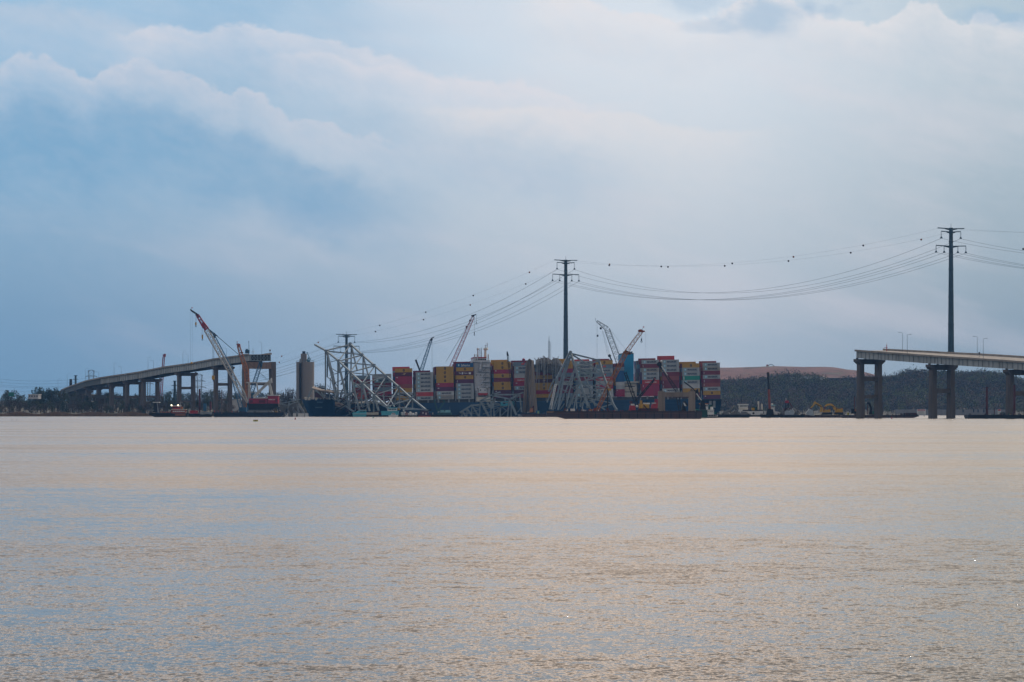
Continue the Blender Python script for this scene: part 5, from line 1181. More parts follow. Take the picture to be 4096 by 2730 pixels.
def boom(r, p, q, Y, w0, w1, n, th, m, name="boom", Yq=None):
    s = Y/F; b = MB(); lattice(b, P(*p, Y), P(*q, Yq or Y), w0*s, w1*s, n, th); return b.build(name, m, r)
def solid(r, name, pts, Y, dep, m):
    b = MB(); b.prism([P(x, y, Y) for x, y in pts], (0, dep, 0)); return b.build(name, m, r)
def stick_(r, name, p, q, Y, w, m):
    b = MB(); b.beam(P(*p, Y), P(*q, Y), w); return b.build(name, m, r)
FLAG = mat("flag_red", (.55,.08,.05), .7)
def deck_gear(r, px0, px1, y, Y, n, seed, cols=None, hmax=7):
    rg = random.Random(seed); s = Y/F
    for i in range(n):
        m = rg.choice(cols or [REDP, WHITE, GREYM, YELL, BLACK, RUST, DKRED]); x = rg.uniform(px0, px1); h = rg.uniform(1.5, hmax); w = rg.uniform(1.2, 5)
        a = P(x, y, Y); b = MB()
        if rg.random() < .55: b.box((a.x-w*s/2, Y+2, a.z), (a.x+w*s/2, Y+2+w*s, a.z+h*s)); b.box((a.x-w*s/2-.1, Y+1.9, a.z+h*s+.003), (a.x+w*s/2+.1, Y+2.1+w*s, a.z+h*s+.12))
        else: b.cyl((a.x, Y+3, a.z), (a.x, Y+3, a.z+h*s), w*s*.3, n=8); b.beam((a.x-w*s*.5, Y+3, a.z+h*s), (a.x+w*s*.5, Y+3, a.z+h*s), .15)
        b.build("deck_gear", m, r)
# --- red derrick crane on the left barge
def crane_left():
    Y = 1900; barge("crane_barge", "long dark barge carrying the big red crane before the left bridge", 846, 1136, 1651, Y, DKBLUE, 26)
    r = thing("derrick_crane", "huge crimson floating crane with a long white boom before the left bridge end", "crane", P(1040, 1651, Y+12)); D = Y+10
    solid(r, "turntable", [(988,1650),(1092,1650),(1085,1640),(995,1640)], D, 10, GREYM)
    solid(r, "base_frame", [(995,1639.8),(1085,1639.8),(1114,1628),(1112,1615.2),(986,1615.2),(993,1628)], D-1, 12, BLACK)
    h = boxpart(r, "machinery_house", 996, 1069, 1594.5, 1615, D, 11, CRIM); boxpart(h, "roof_edge", 1014, 1071, 1591, 1594.2, D-.4, 11.5, WHITE)
    k = boxpart(r, "control_house", 1071, 1112, 1584, 1615, D-.6, 11, CRIM); boxpart(k, "roof_edge", 1069, 1115, 1580.5, 1583.8, D-1, 12, WHITE)
    boxpart(k, "door", 1102.5, 1106.5, 1596, 1608, D-.66, .05, BLACK); a = P(1073, 1601.5, D-.63)
    lettering("WEEKS 533", LETW, k, Matrix.Translation(a-org(k)) @ scl(27*D/F, 1, 4.6*D/F), .03)
    for x, w in ((1000, 11), (1036, 24)): boxpart(h, "louvre", x, x+w, 1601, 1612, D-.06, .055, mat("house_dark_red", (.12,.012,.03), .6))
    # boom: white lattice, red upper panel, dark head and jib
    W = mat("boom_white", (.50,.48,.45), .55, .1, .25); bw = D/F
    boom(r, (990,1612), (974,1580), D-2, 4, 13, 3, .5, W, "boom_foot"); boom(r, (974,1580), (825,1320), D-2, 15.5, 17, 22, .62, W)
    pan = solid(r, "boom_panel", [(804,1295),(817,1289),(835,1313),(818,1324)], D-3, 2.6, CRIM)
    a = P(812.5, 1296, D-3.05); e = P(823.5, 1315.5, D-3.05); d = e-a; lettering("WEEKS", LETW, pan, Matrix.Translation(a-org(pan)) @ Matrix.Rotation(-math.atan2(d.z, d.x), 4, 'Y') @ scl(d.length, 1, 6.5*bw), .02)
    boom(r, (819.5,1310), (791,1263), D-2, 14.5, 9, 4, .7, CRIM, "boom_tip")
    solid(r, "boom_head", [(781,1262),(786,1255),(795,1258),(800,1266),(790,1270)], D-3, 3, DKRED); boom(r, (789,1259), (764,1242), D-2, 5, 3, 3, .5, BLACK, "jib")
    solid(r, "jib_sheave", [(760,1238),(765,1238),(773,1246),(770,1250),(762,1243)], D-3, 2, BLACK); stick_(r, "flag_pole", (763,1239), (766,1231), D-2, .15, BLACK); solid(r, "flag", [(766,1231),(771,1230),(770,1234),(766,1234)], D-2, .1, FLAG)
    hook(r, 783.5, 1263, 1290, 1306, D-2, YELL); hook(r, 809.5, 1312, 1340, 1360, D-2, YELL); line(r, [(762,1241),(762,1455)], D-2, .05, "hoist_line"); line(r, [(769,1247),(769,1455)], D-2, .05, "hoist_line")
    b = MB(); b.ball(P(766.5,1453,D-2), .8, 8); b.build("headache_ball", YELL, r)
    # gantry
    stick_(r, "gantry_leg", (1014,1589), (1080,1525), D+2, 1.7, W); stick_(r, "gantry_leg", (1077,1535), (1088,1582), D+2, 1.7, W); stick_(r, "gantry_leg", (1026,1532), (1032,1567), D+2, .9, W); stick_(r, "gantry_post", (996,1530), (994,1606), D+2, .8, W); stick_(r, "gantry_post", (1000,1530), (1000,1594), D+2, .5, W)
    stick_(r, "gantry_walkway", (984,1531), (1088,1532), D+2, .7, W); stick_(r, "gantry_rail", (998,1569), (1032,1570), D+2, .35, W); solid(r, "gantry_head", [(1066,1534),(1088,1533),(1086,1512),(1080,1519),(1072,1525)], D+1, 3, W)
    for x, y in ((832,1313),(838,1318),(856,1336),(862,1340)): line(r, [(x,y,D-2),(1078,1525,D+2)], D, .10, "pendant")
    for p, q in (((832,1313),(862,1350)), ((838,1320),(870,1345))): stick_(r, "pendant_bar", p, q, D-1, .6, BLUEL)
    deck_gear(bpy.data.objects["crane_barge"], 855, 985, 1650, Y, 16, 21, [REDP, DKRED, GREENP, BLACK, BLUEL, WHITE]); deck_gear(bpy.data.objects["crane_barge"], 1090, 1132, 1650, Y, 7, 22, [YELL, ORNG, BLACK])
    # blue crane behind, leaning left
    Y2 = 1940; r = thing("crawler_crane", "dark blue lattice crane behind the red crane, hook hanging beside a pier", "crane", P(965, 1651, Y2))
    boom(r, (966,1640), (925,1480), Y2, 14, 13, 12, .42, BLUEL); boom(r, (925,1480), (856,1345), Y2, 12, 8, 12, .42, BLUEL); solid(r, "boom_head", [(850,1336),(858,1332),(864,1345),(856,1352)], Y2-1, 2, BLACK)
    for x in (849, 852, 855, 858): line(r, [(x,1345),(852+(x-853)*.5,1505)], Y2-1, .07, "hoist_line")
    b = MB(); a = P(853,1512,Y2-1); b.box((a.x-.9,a.y-.5,a.z-1.3), (a.x+.9,a.y+.5,a.z+1.5)); hb = b.build("hook_block", YELL, r); b = MB(); b.cyl(a-Vector((0,0,1.3)), a-Vector((0,0,2.6)), .35, .2, 6); b.build("hook", BLACK, hb)
    solid(r, "machinery_house", [(950,1650),(985,1650),(985,1630),(958,1630)], Y2-1, 6, BLUEL); boxpart(r, "crawler_track", 950, 988, 1648, 1655, Y2-2, 8, BLACK)
    # blue lattice leaning right, seen through the portal
    Y3 = 1960; r = thing("crawler_crane", "blue lattice boom leaning right, seen through the left portal pier", "crane", P(1000, 1651, Y3))
    boom(r, (1000,1590), (1045,1448), Y3, 15, 12, 12, .4, BLUEL); solid(r, "boom_head", [(1036,1447),(1048,1443),(1049,1468),(1040,1470)], Y3-1, 2, DKBLUE); solid(r, "machinery_house", [(985,1652),(1015,1652),(1012,1590),(990,1590)], Y3, 6, BLUEL)
    line(r, [(1022,1489),(1073,1524)], Y3-1, .08, "pendant"); line(r, [(1038,1493),(1075,1522)], Y3-1, .08, "pendant")
    # rust coloured crane in front of the portal pier
    Y4 = 2080; r = thing("crawler_crane", "orange rust coloured lattice crane leaning in front of the left portal pier", "crane", P(990, 1650, Y4))
    boom(r, (995,1620), (985,1480), Y4, 16, 16, 12, .7, ORNG); boom(r, (984,1480), (954,1385), Y4, 16, 10, 9, .6, ORNG); solid(r, "boom_head", [(944,1377),(951,1374),(960,1377),(962,1389),(951,1388)], Y4-1, 2.4, mat("dark_orange", (.28,.06,.03), .7))
    stick_(r, "flag_pole", (948,1375), (947,1366), Y4, .15, BLACK); solid(r, "flag", [(947,1366),(951,1367),(950,1371),(947,1371)], Y4, .1, FLAG); stick_(r, "jib_strut", (962,1410), (972,1413), Y4, 1.2, BLACK)
    line(r, [(950,1385),(962,1500)], Y4-1, .06, "hoist_line"); line(r, [(953,1385),(975,1560)], Y4-1, .06, "hoist_line"); solid(r, "machinery_house", [(978,1652),(1006,1652),(1004,1618),(984,1618)], Y4, 6, ORNG)
    # tiny boom far behind
    Y5 = 2700; r = thing("crawler_crane", "tiny faded red lattice boom sticking up behind the left bridge deck", "crane", P(645, 1640, Y5)); boom(r, (640,1640), (655,1428), Y5, 9, 7, 22, .5, mat("faded_red", (.30,.07,.09), .6)); solid(r, "boom_head", [(650,1421),(658,1415),(663,1417),(662,1428),(654,1430)], Y5-1, 2.4, mat("faded_red", (.3,.07,.09))); boxpart(r, "machinery_house", 632, 650, 1634, 1650, Y5, 6, DKRED)
crane_left()
def left_boats():
    Y = 1880
    r = barge("work_barge", "small black work barge with a dark tower at the far left of the fleet", 596, 690, 1653, Y, BLACK, 9, (6, 1))
    solid(r, "winch_tower", [(612,1650),(630,1650),(628,1612),(617,1612)], Y+3, 3, BLACK); boxpart(r, "tower_platform", 611, 638, 1609, 1612, Y+2, 5, WHITE); stick_(r, "ladder", (628,1612), (634,1650), Y+3, .4, GREYM); boxpart(r, "railing", 589, 616, 1640, 1643, Y+1, .2, GREYM); deck_gear(r, 640, 690, 1652, Y, 9, 31, [REDP, ORNG, GREYM])
    r = thing("tugboat", "red and white tugboat with two bright lamps lit on its wheelhouse", "tugboat", wl(722, Y-12)); T = Y-12
    solid(r, "hull", [(684,1669.4),(748,1669.4),(752,1652),(745,1654),(690,1655),(682,1652)], T, 7, BLACK); h = boxpart(r, "deckhouse", 686, 742, 1640, 1654, T+1.2, 5, mat("faded_red_house", (.30,.06,.05), .6)); boxpart(h, "roof_edge", 684, 744, 1637.5, 1639.7, T+.8, 6, CREAM)
    w = boxpart(r, "wheelhouse", 690, 720, 1626, 1637.3, T+1.6, 4, REDP); winrow(w, 692, 719, 1628, 1633, T+1.6, 5); winrow(h, 690, 740, 1644, 1649, T+1.2, 6, WHITE); boxpart(w, "roof", 687, 723, 1623.5, 1625.8, T+1.2, 5, WHITE)
    EM = bpy.data.materials.new("lamp_glow"); EM.use_nodes = True; q = EM.node_tree.nodes['Principled BSDF']; q.inputs['Emission Color'].default_value = (1,.85,.55,1); q.inputs['Emission Strength'].default_value = 3
    for x in (686, 712.5): b = MB(); b.ball(P(x, 1622, T), .52, 8); b.build("lamp", EM, r)
    stick_(r, "mast", (722,1637), (722,1606), T+3, .35, GREYM); stick_(r, "radar_arm", (717,1612), (732,1610), T+3, .3, GREYM); stick_(r, "mast", (733,1640), (738,1618), T+3, .3, GREYM); b = MB(); b.cyl(P(727,1640,T+3), P(727,1628,T+3), .8, .7, 8); b.build("funnel", ORNG, r)
    boxpart(r, "tyre_fender", 700, 742, 1656, 1664, T-.3, .29, mat("rust_hull_patch", (.26,.10,.05), .8)); deck_gear(r, 726, 748, 1652, T, 5, 33, [WHITE, YELL, GREYM], 5)
    r = barge("work_barge", "low dark barge with red equipment and hose between tugboat and crane barge", 745, 850, 1656, Y, BLACK, 9); boxpart(r, "equipment_box", 758, 790, 1643, 1655, Y+2, 3, REDP); boxpart(r, "equipment_box", 813, 825, 1615, 1645, Y+4, 2, BLUEL); boxpart(r, "equipment_box", 838, 846, 1607, 1640, Y+4, 2, DKRED); b = MB()
    for i in range(5): b.tube([P(800+j*6, 1657-i*1.6+.8*math.sin(j), Y-1) for j in range(9)], .28, 5)
    b.build("hose_coil", GREYM, r)
    for px, y0, y1, m, lb in ((798.5, 1557, 1645, DKRED, "dark red spud pile standing left of the blue crane hook"), (887, 1563, 1650, mat("brown_pile", (.13,.09,.09), .8), "thin grey brown pile between two legs of a left bridge pier")):
        o = thing("spud_pile", lb, "pile", P(px, y1, Y+6)); b = MB(); b.cyl(P(px,y1+6,Y+6), P(px,y0,Y+6), .65 if px < 850 else .3, n=8); b.build("pipe", m, o); b = MB(); b.cyl(P(px,y0,Y+6), P(px,y0-1,Y+6), .75 if px < 850 else .35, n=8); b.build("cap", BLACK, o)
left_boats()
def small(name, cat, label, Y, px): return thing(name, label, cat, wl(px, Y))
def mid_boats():
    Y = 1950
    r = small("work_boat", "boat", "turquoise cabin boat under the foot of the leaning truss", Y, 1438); solid(r, "hull", [(1412,1668),(1466,1668),(1467,1654),(1414,1650),(1409,1652)], Y, 6, TEAL); solid(r, "cabin", [(1422,1652),(1464,1654),(1464,1643),(1436,1642),(1428,1646)], Y+1, 4, TEAL); boxpart(r, "roof", 1434, 1466, 1640.5, 1642, Y+.6, 5, WHITE); winrow(r, 1438, 1462, 1645, 1649, Y+1, 4); boxpart(r, "rub_rail", 1412, 1467, 1656, 1657.5, Y-.25, .24, WHITE)
    r = small("tank_barge", "barge", "beige tank shaped float between the two turquoise boats", Y, 1490); b = MB(); b.cyl(P(1466,1660,Y+2), P(1514,1659,Y+2), 1.6, n=14); b.build("tank", TANT, r); boxpart(r, "deck", 1464, 1516, 1661.5, 1668, Y, 5, BLACK); boxpart(r, "rail", 1465, 1515, 1650.5, 1652, Y+1, 3, TANT); deck_gear(r, 1512, 1524, 1660, Y, 5, 41, [DKRED, BLACK, RUST], 9)
    r = small("work_boat", "boat", "larger turquoise workboat with a white bridge below the truss end", Y, 1560); solid(r, "hull", [(1526,1662),(1592,1662),(1594,1645),(1524,1645)], Y+1, 7, TEAL); boxpart(r, "waterline", 1526, 1592, 1662.2, 1668, Y+1.2, 6, BLACK); w = boxpart(r, "wheelhouse", 1550, 1588, 1634, 1644.8, Y+2, 4, WHITE); boxpart(w, "roof", 1553, 1586, 1631, 1633.8, Y+1.6, 5, TEAL); winrow(w, 1553, 1586, 1636, 1641, Y+2, 5, mat("teal_glass", (.02,.10,.12), .2)); stick_(r, "mast", (1562,1631), (1562,1622), Y+3, .25, WHITE)
    boxpart(r, "yellow_box", 1592, 1600, 1634, 1640, Y+3, 2, YELL)
    r = small("motor_boat", "boat", "small white motorboat in front of the larger turquoise workboat", Y-14, 1573); T = Y-14; solid(r, "hull", [(1556,1668.6),(1590,1668.6),(1593,1660),(1553,1662)], T, 3.5, WHITE); solid(r, "cabin", [(1563,1661),(1582,1660),(1579,1653),(1568,1653)], T+.6, 2.4, WHITE); winrow(r, 1568, 1580, 1655, 1658, T+.6, 3); stick_(r, "mast", (1572,1653), (1572,1647), T+1, .15, GREYM)
    r = barge("work_barge", "dark barge loaded with white tanks right of the turquoise workboat", 1596, 1745, 1663, Y+4, BLACK, 9)
    for i, (x, h) in enumerate(((1608, 11), (1618, 13), (1631, 8), (1641, 13), (1652, 8), (1664, 11))): b = MB(); b.cyl(P(x,1663,Y+7), P(x,1663-h,Y+7), 1.0, .8, 8); b.ball(P(x,1663-h,Y+7), .85, 8, .5); b.build("white_tank", WHITE, r)
    boxpart(r, "bundle", 1620, 1632, 1652, 1662, Y+6, 3, mat("pink_load", (.45,.25,.22), .7)); deck_gear(r, 1672, 1742, 1662, Y+4, 16, 42, [DKRED, BLACK, WHITE, REDP], 12)
    r = small("grab_crane", "crane", "dark wheel shaped dredge crane at the right foot of the leaning truss", Y, 1695); solid(r, "machinery_house", [(1676,1663),(1715,1663),(1710,1644),(1684,1642)], Y+4, 5, mat("purple_steel", (.06,.025,.05), .6)); boxpart(r, "red_float", 1673, 1722, 1664.5, 1668.5, Y-2, 5, REDP); boxpart(r, "window_panel", 1690, 1694, 1650, 1656, Y+3.9, .09, WHITE); boxpart(r, "window_panel", 1702, 1706, 1652, 1660, Y+3.9, .09, WHITE); stick_(r, "arm", (1684,1645), (1675,1636), Y+4, .9, BLACK); stick_(r, "arm", (1710,1646), (1726,1640), Y+4, .9, BLACK)
    r = barge("work_barge", "narrow dark barge below the pale green crane cab", 1722, 1840, 1661, Y, BLACK, 8)
    r = small("material_handler", "crane", "pale green cabbed crane with folded dark arms before the ship's side", Y, 1775); boxpart(r, "cab", 1761, 1801, 1641, 1651, Y+3, 4, mat("pale_teal", (.22,.46,.50), .5)); boxpart(r, "engine_deck", 1750, 1806, 1651.3, 1660, Y+2, 6, mat("dark_teal", (.03,.10,.11), .6)); boxpart(r, "window", 1776, 1781, 1642.5, 1646, Y+2.94, .055, GLASS)
    for p, q, w in (((1752,1648),(1737,1603),1.0), ((1737,1603),(1741,1600),.8), ((1752,1645),(1780,1605),1.0), ((1780,1605),(1770,1600),.8)): stick_(r, "arm", p, q, Y+2, w, mat("dark_teal", (.03,.10,.11)))
    stick_(r, "antenna", (1799,1641), (1799,1627), Y+4, .15, GREYM); boxpart(r, "white_box", 1750, 1757, 1645, 1650, Y+2, 1.5, WHITE)
    r = small("house_boat", "boat", "bright turquoise boat house half hidden behind the flattened truss", 2004, 2028); h = boxpart(r, "deckhouse", 2002, 2057, 1606, 1624, 2004, 5, TEAL); boxpart(h, "window", 2012, 2022, 1610.5, 1617, 2003.94, .055, GLASS); boxpart(r, "hull", 1990, 2066, 1640, 1668, 2003, 6, DKBLUE); boxpart(r, "stair", 2058, 2066, 1606, 1640, 2004, 3, BLACK); deck_gear(r, 2000, 2060, 1640, 2002, 8, 44, [REDP, WHITE, DKRED])
    # barges at the foot of the hanging slabs
    r = barge("work_barge", "low purplish barge at the foot of the hanging tan slabs", 2082, 2262, 1656, 1935, PURP, 9, (8, 2)); boxpart(r, "blue_box", 2143, 2160, 1643, 1655.5, 1938, 3, BLUEL); boxpart(r, "green_box", 2150, 2156, 1646, 1655, 1937, .9, mat("lime_box", (.30,.42,.16), .6)); deck_gear(r, 2165, 2250, 1655, 1935, 12, 45, [DKRED, BLACK, PURP], 5)
    b = MB(); b.cyl(wl(2072,1936,.8), wl(2088,1936,.8), .8, n=8); b.build("grey_float", GREYM, r)
    r = small("mini_excavator", "excavator", "small orange excavator on the barge below the hanging slabs", 1938, 2120); boxpart(r, "body", 2118, 2132, 1640, 1650, 1938, 3, ORNG); boxpart(r, "track", 2112, 2136, 1650.3, 1654, 1937.5, 4, BLACK); boxpart(r, "cab", 2122, 2130, 1633, 1639.8, 1938.4, 2, ORNG); stick_(r, "arm", (2126,1640), (2134,1624), 1939, .8, DKRED); stick_(r, "arm", (2134,1624), (2135,1650), 1939, .6, DKRED); boxpart(r, "blade", 2109, 2118, 1649, 1652, 1937.6, 3, WHITE)
mid_boats()
def back_cranes():
    Y = 2075
    r = thing("crawler_crane", "dark blue black lattice crane rising behind the grey container stack", "crane", P(1680, 1660, Y)); boom(r, (1683,1490), (1724,1362), Y, 13, 8, 15, .42, BLUEL); boom(r, (1668,1640), (1683,1490), Y, 14, 13, 10, .42, BLUEL, "boom_base"); solid(r, "boom_head", [(1719,1360),(1726,1352),(1737,1348),(1737,1351),(1730,1354),(1730,1362),(1722,1364)], Y-1, 2, BLACK)
    stick_(r, "back_mast", (1664,1443), (1680,1485), Y, 1.2, BLACK); b = MB(); b.ball(P(1664,1443,Y), .8, 8); b.build("mast_head", BLACK, r)
    for a, q in (((1664,1443),(1722,1360)), ((1664,1443),(1650,1485)), ((1722,1365),(1690,1440))): line(r, [a, q], Y, .06, "pendant")
    for x in (1727, 1729.5): line(r, [(x,1362),(x,1490)], Y-1, .05, "hoist_line")
    boxpart(r, "machinery_house", 1655, 1690, 1620, 1640, Y+1, 6, BLUEL)
    PK = mat("pink_red_boom", (.42,.13,.17), .55)
    r = thing("crawler_crane", "tall pinkish red lattice crane leaning right behind the ship", "crane", P(1780, 1660, Y+6)); boom(r, (1800,1480), (1893,1268), Y+6, 16, 10, 26, .38, PK); boom(r, (1770,1640), (1800,1480), Y+6, 14, 16, 10, .38, PK, "boom_base"); solid(r, "boom_head", [(1884,1262),(1893,1260),(1904,1257),(1906,1260),(1898,1263),(1896,1269),(1887,1268)], Y+5, 2, BLACK)
    for p, q in (((1881,1282),(1785,1445)), ((1883,1284),(1783,1449))): line(r, [p, q], Y+6, .09, "pendant")
    for x, y in ((1880,1283),(1866,1308)): b = MB(); b.ball(P(x,y,Y+5), .8, 6); b.build("boom_joint", DKRED, r)
    hook(r, 1897.5, 1268, 1330, 1341, Y+5, BLACK, 1.6); hook(r, 1905.5, 1260, 1289, 1295, Y+5, BLACK, .9); boxpart(r, "machinery_house", 1750, 1785, 1620, 1645, Y+6, 6, CRIM)
    r = thing("crawler_crane", "small black lattice boom in front of the stack right of the bridge tower", "crane", P(2056, 1650, 2001)); boom(r, (2060,1630), (2029,1415), 2001, 10, 4, 18, .33, BLACK); solid(r, "boom_head", [(2026,1408),(2030,1406),(2036,1424),(2029,1426)], 2000, 1.6, BLACK); line(r, [(2036,1424),(2062,1500)], 2001, .06, "pendant"); line(r, [(2028,1412),(2029,1465)], 2000, .09, "hoist_line"); solid(r, "machinery_house", [(2046,1652),(2072,1652),(2070,1630),(2050,1630)], 2001, 4, BLACK)
    # grey lattice crane with a jib, right of the upright truss
    GB = mat("grey_boom", (.20,.23,.25), .55, .2); r = thing("crawler_crane", "grey lattice crane with a bent jib behind the upright truss", "crane", P(2500, 1660, Y)); boom(r, (2478,1455), (2428,1318), Y, 23, 19, 13, .40, GB); boom(r, (2500,1620), (2478,1455), Y, 20, 23, 12, .40, GB, "boom_base"); boom(r, (2428,1316), (2387,1285), Y, 17, 6, 6, .35, GB, "jib")
    stick_(r, "jib_spike", (2384,1286), (2381,1273), Y, .25, BLACK); stick_(r, "mast", (2438,1441), (2455,1475), Y-1, 1.2, BLACK); b = MB(); b.ball(P(2438,1424,Y-1), 1.2, 8); b.beam(P(2438,1424,Y-1), P(2447,1443,Y-1), 1.0); b.build("mast_head", BLACK, r)
    for a, q in (((2436,1312),(2504,1402)), ((2414,1325),(2440,1425)), ((2410,1325),(2436,1425)), ((2440,1316),(2480,1410)), ((2404,1300),(2430,1420))): line(r, [a, q], Y-1, .07, "pendant")
    for x in (2385, 2390.5): line(r, [(x,1288),(x,1440)], Y-1, .05, "hoist_line")
    b = MB(); b.cyl(P(2390.5,1340,Y-1), P(2390.5,1348,Y-1), .6, n=8); b.build("headache_ball", BLACK, r); b = MB(); b.ball(P(2403,1314,Y-1), .9, 8); b.build("sheave", BLACK, r); boxpart(r, "machinery_house", 2488, 2520, 1610, 1640, Y, 6, GREYM)
back_cranes()
def front_barge():
    Y = 1445
    r = barge("deck_barge", "long rusty brown deck barge lying in front of everything in the middle", 2188, 2809, 1646.5, Y, PURP, 22, (14, 1), RUST); s = Y/F
    solid(r, "bow_rake", [(2187,1651.5),(2209,1651.5),(2219,1647),(2187,1647)], Y-.35, .34, mat("tan_bow", (.33,.20,.12), .8, 0, .4, .6))
    b = MB(); b.tube([P(x, 1654+.5*math.sin(x*.05), Y-.4) for x in range(2225, 2800, 25)], .12, 4); b.build("rub_rail", mat("rust_line", (.24,.11,.07), .85), r)
    deck_gear(r, 2255, 2395, 1646, Y, 34, 51, [REDP, DKRED, WHITE, ORNG, GREYM, BLACK, RUST], 9); deck_gear(r, 2410, 2560, 1646, Y, 26, 52, [REDP, DKRED, CRIM, BLACK, PURP], 6); deck_gear(r, 2640, 2800, 1646, Y, 10, 53, [PURP, DKRED, BLACK], 3)
    b = MB(); b.cyl(P(2330,1646,Y+2), P(2330,1634,Y+2), .55, .3, 8); b.ball(P(2330,1633,Y+2), .35, 8); b.build("gas_tank", GREYM, r); boxpart(r, "cabin", 2282, 2300, 1636, 1646, Y+3, 2.5, WHITE)
    boxpart(r, "yellow_rack", 2358, 2380, 1638, 1646, Y+3, 2, ORNG)
    for px, y0, lb, w in ((2261, 1572, "black spud pile on the deck barge before the left legs of the upright truss", 5), (2430.5, 1558, "black spud pile on the deck barge beside the orange crane's boom", 5.5)):
        o = thing("spud_pile", lb, "pile", P(px, 1646, Y+5)); b = MB(); b.cyl(P(px,1650,Y+5), P(px,y0,Y+5), w*s/2, n=10); b.build("pipe", BLACK, o); b = MB(); b.box(tuple(P(px-5,1640,Y+4)), tuple(P(px+5,1634,Y+6))); b.build("guide_collar", DKRED, o)
    # orange crane
    D = Y+8; r = thing("crawler_crane", "rusty orange lattice crane leaning right from the deck barge", "crane", P(2392, 1646, D)); boom(r, (2390,1640), (2428,1560), D, 10, 15, 7, .42, ORNG, "boom_foot"); boom(r, (2428,1560), (2505,1410), D, 17, 16, 16, .40, ORNG, "boom_base")
    boom(r, (2505,1410), (2567,1326), D, 16, 11, 12, .27, mat("orange_steel", (.44,.17,.06), .65, 0, .4)); solid(r, "boom_joint", [(2498,1405),(2505,1401),(2514,1406),(2523,1412),(2522,1420),(2499,1418)], D-.8, 1.6, mat("dark_rust", (.10,.035,.02), .8))
    solid(r, "boom_head", [(2551,1324),(2556,1319),(2566,1318),(2571,1322),(2580,1324),(2580,1328),(2568,1330),(2556,1330)], D-.8, 1.6, mat("dark_orange", (.28,.06,.03), .7)); stick_(r, "flag_pole", (2570,1320), (2573,1310), D, .12, BLACK); solid(r, "flag", [(2572,1306),(2579,1309),(2572,1312)], D, .08, FLAG)
    hook(r, 2566, 1330, 1355, 1367, D-1, BLACK, 2.4); line(r, [(2582,1327),(2583,1440)], D-1, .035, "hoist_line")
    for a, q in (((2555,1325),(2502,1404)), ((2540,1345),(2490,1415)), ((2504,1402),(2470,1440))): line(r, [a, q], D+1, .05, "pendant")
    b = MB()
    rg = random.Random(2)
    for i in range(26): t = rg.random(); p = P(2400+105*t, 1618-208*t, D); b.beam(p+Vector((rg.uniform(-1,1),-.9,rg.uniform(-1,1))), p+Vector((rg.uniform(-1,1),-.9,rg.uniform(-1,1))), .3)
    o = b.build("boom_lacing", mat("rust_light", (.36,.20,.13), .8), r); o['kind'] = 'stuff'
    boxpart(r, "boom_clamp", 2427, 2445, 1556, 1563, D-1.5, 3, YELL); boxpart(r, "boom_clamp", 2425, 2429, 1550, 1556, D-1.5, 3, DKRED); boxpart(r, "machinery_house", 2376, 2402, 1632, 1646, D+1, 4, RUST)
    # machines standing on the barge
    r = thing("crawler_crane", "red cabbed crane with two black booms spread in a V on the deck barge", "crane", P(2536, 1646, Y+6)); D = Y+6; solid(r, "machinery_house", [(2516,1642),(2543,1642),(2541,1624),(2520,1622)], D, 4, REDP); boxpart(r, "roof", 2524, 2541, 1616, 1623, D+.5, 3, WHITE); boxpart(r, "exhaust_box", 2519, 2530, 1604, 1616, D+1, 2, DKRED); boxpart(r, "crawler_track", 2510, 2552, 1642.3, 1647, D-.3, 4.5, BLACK)
    boom(r, (2548,1624), (2500,1490), D+1, 12, 8, 14, .32, BLACK); boom(r, (2543,1606), (2612,1525), D+1, 7, 6, 9, .4, BLACK, "second_boom"); b = MB(); b.ball(P(2617,1518,D+1), .7, 8); b.beam(P(2610,1528,D+1), P(2621,1511,D+1), .8); b.build("boom_head", BLACK, r); line(r, [(2617,1520),(2618,1600)], D, .06, "hoist_line"); b = MB(); b.ball(P(2619,1517,D), .35, 6); b.build("red_lamp", REDP, r); b = MB(); b.ball(P(2548,1626,D-.3), .7, 8); b.build("boom_pivot", WHITE, r)
    r = thing("excavator", "dull yellow crawler excavator on the barge left of the concrete portal", "excavator", P(2576, 1646, Y+7)); D = Y+7; boxpart(r, "counterweight", 2556, 2572, 1616, 1634, D, 3, YELL); boxpart(r, "cab", 2560, 2569, 1602, 1615.8, D+.5, 2.4, YELL); boxpart(r, "body", 2574, 2597, 1618, 1634, D, 3.4, YELL); boxpart(r, "crawler_track", 2553, 2600, 1634.3, 1645, D-.3, 4.5, DKRED); boxpart(r, "white_panel", 2573, 2600, 1612, 1617.7, D+.4, 2.6, WHITE); stick_(r, "arm", (2576,1622), (2592,1642), D-.6, .5, BLACK); stick_(r, "exhaust_pipe", (2586,1612), (2586,1605), D+1, .3, BLACK)
    r = thing("excavator", "red machine house with a tall back at the left of the concrete portal", "excavator", P(2620, 1646, Y+7)); solid(r, "body", [(2604,1634),(2630,1634),(2632,1612),(2618,1614),(2606,1620)], D, 3.4, REDP); boxpart(r, "mast_base", 2619, 2632, 1597, 1611.8, D+.5, 2.4, CRIM); boxpart(r, "roof", 2606, 2624, 1612, 1615, D-.4, .39, WHITE); boxpart(r, "crawler_track", 2594, 2634, 1634.3, 1645, D-.3, 4.5, DKRED)
    # concrete portal in the water behind the barge
    T = 1500; r = thing("pier_stump", "square concrete portal of a cut off bridge pier behind the deck barge", "bridge pier", wl(2707, T))
    for x0, x1 in ((2633, 2660), (2755, 2781)): a, c = wl(x0,T,-2), P(x1,1566,T); b = MB(); b.box((a.x,T,-2), (c.x,T+4,c.z)); o = b.build("column", CONC2, r)
    boxpart(r, "beam", 2660.2, 2754.8, 1570, 1588, T+.3, 3.4, CONC2)
